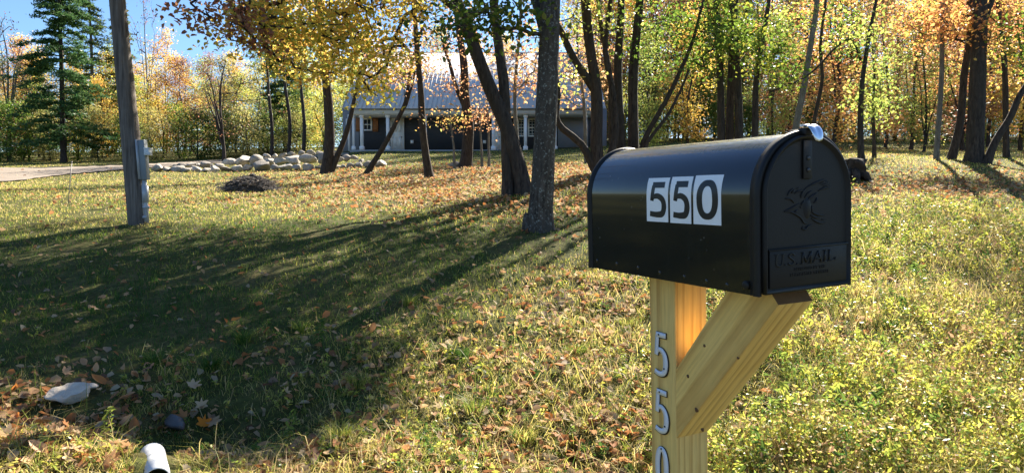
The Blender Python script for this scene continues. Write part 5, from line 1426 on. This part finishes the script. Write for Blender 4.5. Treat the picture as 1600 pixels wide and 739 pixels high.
    o = build('grass_tussocks', np.vstack(Vs), np.vstack(Fs), M['grass'], attrs={'tint': np.concatenate(Ts)}); tag(o, 'tufts of longer green grass on the verge', 'grass', kind='stuff')
def make_litter():
    g = np.random.default_rng(33)
    n = 80000; x, y = scatter(n, g, 3.2, 42)
    z = height(x, y); px, py = project(np.stack([x, y, z], -1))
    # brown carpets under the trees
    c1 = 1.9*np.exp(-(((px-800)/230)**2 + ((py-285)/42)**2)) + 1.0*np.exp(-(((px-1480)/230)**2 + ((py-292)/24)**2)) + .4*np.exp(-(((px-620)/170)**2 + ((py-285)/22)**2)) + .15*np.exp(-(((px-250)/200)**2+((py-315)/14)**2))
    c2 = .33*verge(x, y)*np.clip(1.3-(px-700)/900, .35, 1)*(.4+.6*np.clip(smoothn(x, y, 2.6, 41)+.3, 0, 1)) + .5*np.exp(-(((px-90)/150)**2 + ((py-650)/45)**2)) + .4*np.exp(-(((px-960)/120)**2 + ((py-480)/60)**2))
    c1 = c1*np.clip((py-250)/18, 0, 1)
    ok = g.random(n) < np.clip((c1+c2)*1.0+.04, 0, 1)
    ok &= ~((y > 45.5)) & ~((np.abs(px-243) < 34) & (py > 685)) & ~((np.abs(px-116) < 38) & (np.abs(py-634) < 22))
    x, y, z = x[ok], y[ok], z[ok]; n = len(x)
    size = (.04+.035*g.random(n)) * np.maximum(1, y/9)**.55
    C = np.stack([x, y, z+.015+.03*g.random(n)*np.minimum(1, y/5)], -1)
    V, F = leaves_mesh(C, size, g, up=1.0, quads=2, aspect=.7)
    o = build('leaf_litter', V, F, M['litter'], attrs={'tint': np.repeat(g.random(n), 2)}); tag(o, 'brown and orange fallen leaves strewn over the lawn', 'fallen leaves', kind='stuff')
    # the larger leaves on the verge, each one its own object
    def leafmesh(k, kind):
        if kind == 0:    # oval beech/ash leaf, curled
            nn = 7; t_ = np.linspace(0, 1, nn); wd = np.sin(np.pi*t_**.8)**.8*.27; curl = g.uniform(.3, 1.2); 
            V = []; 
            for a, b_ in zip(t_, wd):
                for s in (-1, -.5, 0, .5, 1):
                    V.append((s*b_, a-.5, curl*.25*((a-.5)*2)**2*.5 + abs(s)*b_*g.uniform(.3, .8)))
            F = [[i*5+j, i*5+j+1, i*5+5+j+1, i*5+5+j] for i in range(nn-1) for j in range(4)]
        else:            # lobed maple leaf
            ang = []; rad_ = []
            for a, r_ in [(90, .55), (72, .28), (62, .36), (48, .47), (38, .5), (22, .26), (8, .32), (-10, .38), (-30, .2), (-60, .18), (-85, .12)]:
                ang.append(a); rad_.append(r_)
            full = [(math.cos(R(a))*r_, math.sin(R(a))*r_) for a, r_ in zip(ang, rad_)]; left = [(-x_, y_) for x_, y_ in full[::-1]][:-1]
            rim = full+left; cu = g.uniform(.3, 1.1); tw = g.uniform(-.5, .5)
            V = [(0, 0, 0)]+[(x_, y_, cu*(x_*x_+y_*y_)*.9+tw*x_*y_+g.uniform(-.03, .03)) for x_, y_ in rim]
            F = [[0, 1+i, 1+(i+1) % len(rim)] for i in range(len(rim))]
        o_ = build('fallen_leaf', np.array(V), np.array(F), M['litter'] if k % 3 else M['litter_pale'], smooth=True, link=False, attrs={'tint': np.full(len(F), g.random())})
        so = None; return o_.data
    protos = [leafmesh(k, k % 2) for k in range(16)]
    spots = []
    xs_, ys_ = scatter(2600, g, 3.3, 8); zz_ = height(xs_, ys_); pa, pb = project(np.stack([xs_, ys_, zz_], -1))
    wgt = .9*np.exp(-(((pa-90)/170)**2+((pb-660)/60)**2)) + .35*np.exp(-(((pa-300)/150)**2+((pb-640)/70)**2)) + .16*verge(xs_, ys_)*(pa < 1250) + .6*np.exp(-(((pa-215)/60)**2+((pb-700)/30)**2)) + .03
    keep = (g.random(2600) < wgt) & (pa > 0) & (pa < 1600) & (pb < 739) & ~((np.abs(pa-243) < 36) & (pb > 680)) & ~((np.abs(pa-115) < 38) & (np.abs(pb-628) < 22))
    idx = np.nonzero(keep)[0][:230]
    for i in idx:
        k = int(g.integers(16)); o_ = bpy.data.objects.new('fallen_leaf', protos[k]); COL.objects.link(o_)
        s = g.uniform(.05, .10)*(1.35 if pa[i] < 420 and pb[i] > 590 else 1.0)
        o_.location = (xs_[i], ys_[i], zz_[i]+.03+.02*g.random()); o_.scale = (s, s, s)
        o_.rotation_euler = (g.normal()*.6, g.normal()*.6, g.random()*6.28)
        tag(o_, 'curled dry brown leaf lying in the grass of the verge', 'leaf', 'large fallen leaves on the verge')
    a = ground_at(np.array([318.]), np.array([680.]))[0]
    o_ = bpy.data.objects.new('fallen_leaf', protos[1].copy()); COL.objects.link(o_); o_.location = a+[0, 0, .06]; o_.scale = (.12,)*3; o_.rotation_euler = (1.0, .2, .3)
    o_.data.materials.clear(); o_.data.materials.append(leafmat('bright_orange_leaf', [(.75, .25, .03), (.78, .28, .03)], .45)); tag(o_, 'bright orange lobed leaf standing upright in the dark ditch beside the pipe', 'leaf')
    a = ground_at(np.array([153.]), np.array([612.]))[0]
    o_ = bpy.data.objects.new('fallen_leaf', protos[2].copy()); COL.objects.link(o_); o_.location = a+[0, 0, .06]; o_.scale = (.15, .14, .14); o_.rotation_euler = (.5, .1, 1.3)
    o_.data.materials.clear(); o_.data.materials.append(leafmat('copper_leaf', [(.62, .24, .07), (.62, .24, .07)], .45)); tag(o_, 'large copper-coloured curled leaf behind the pale flat stone', 'leaf')
make_grass(); make_weeds(); make_litter()
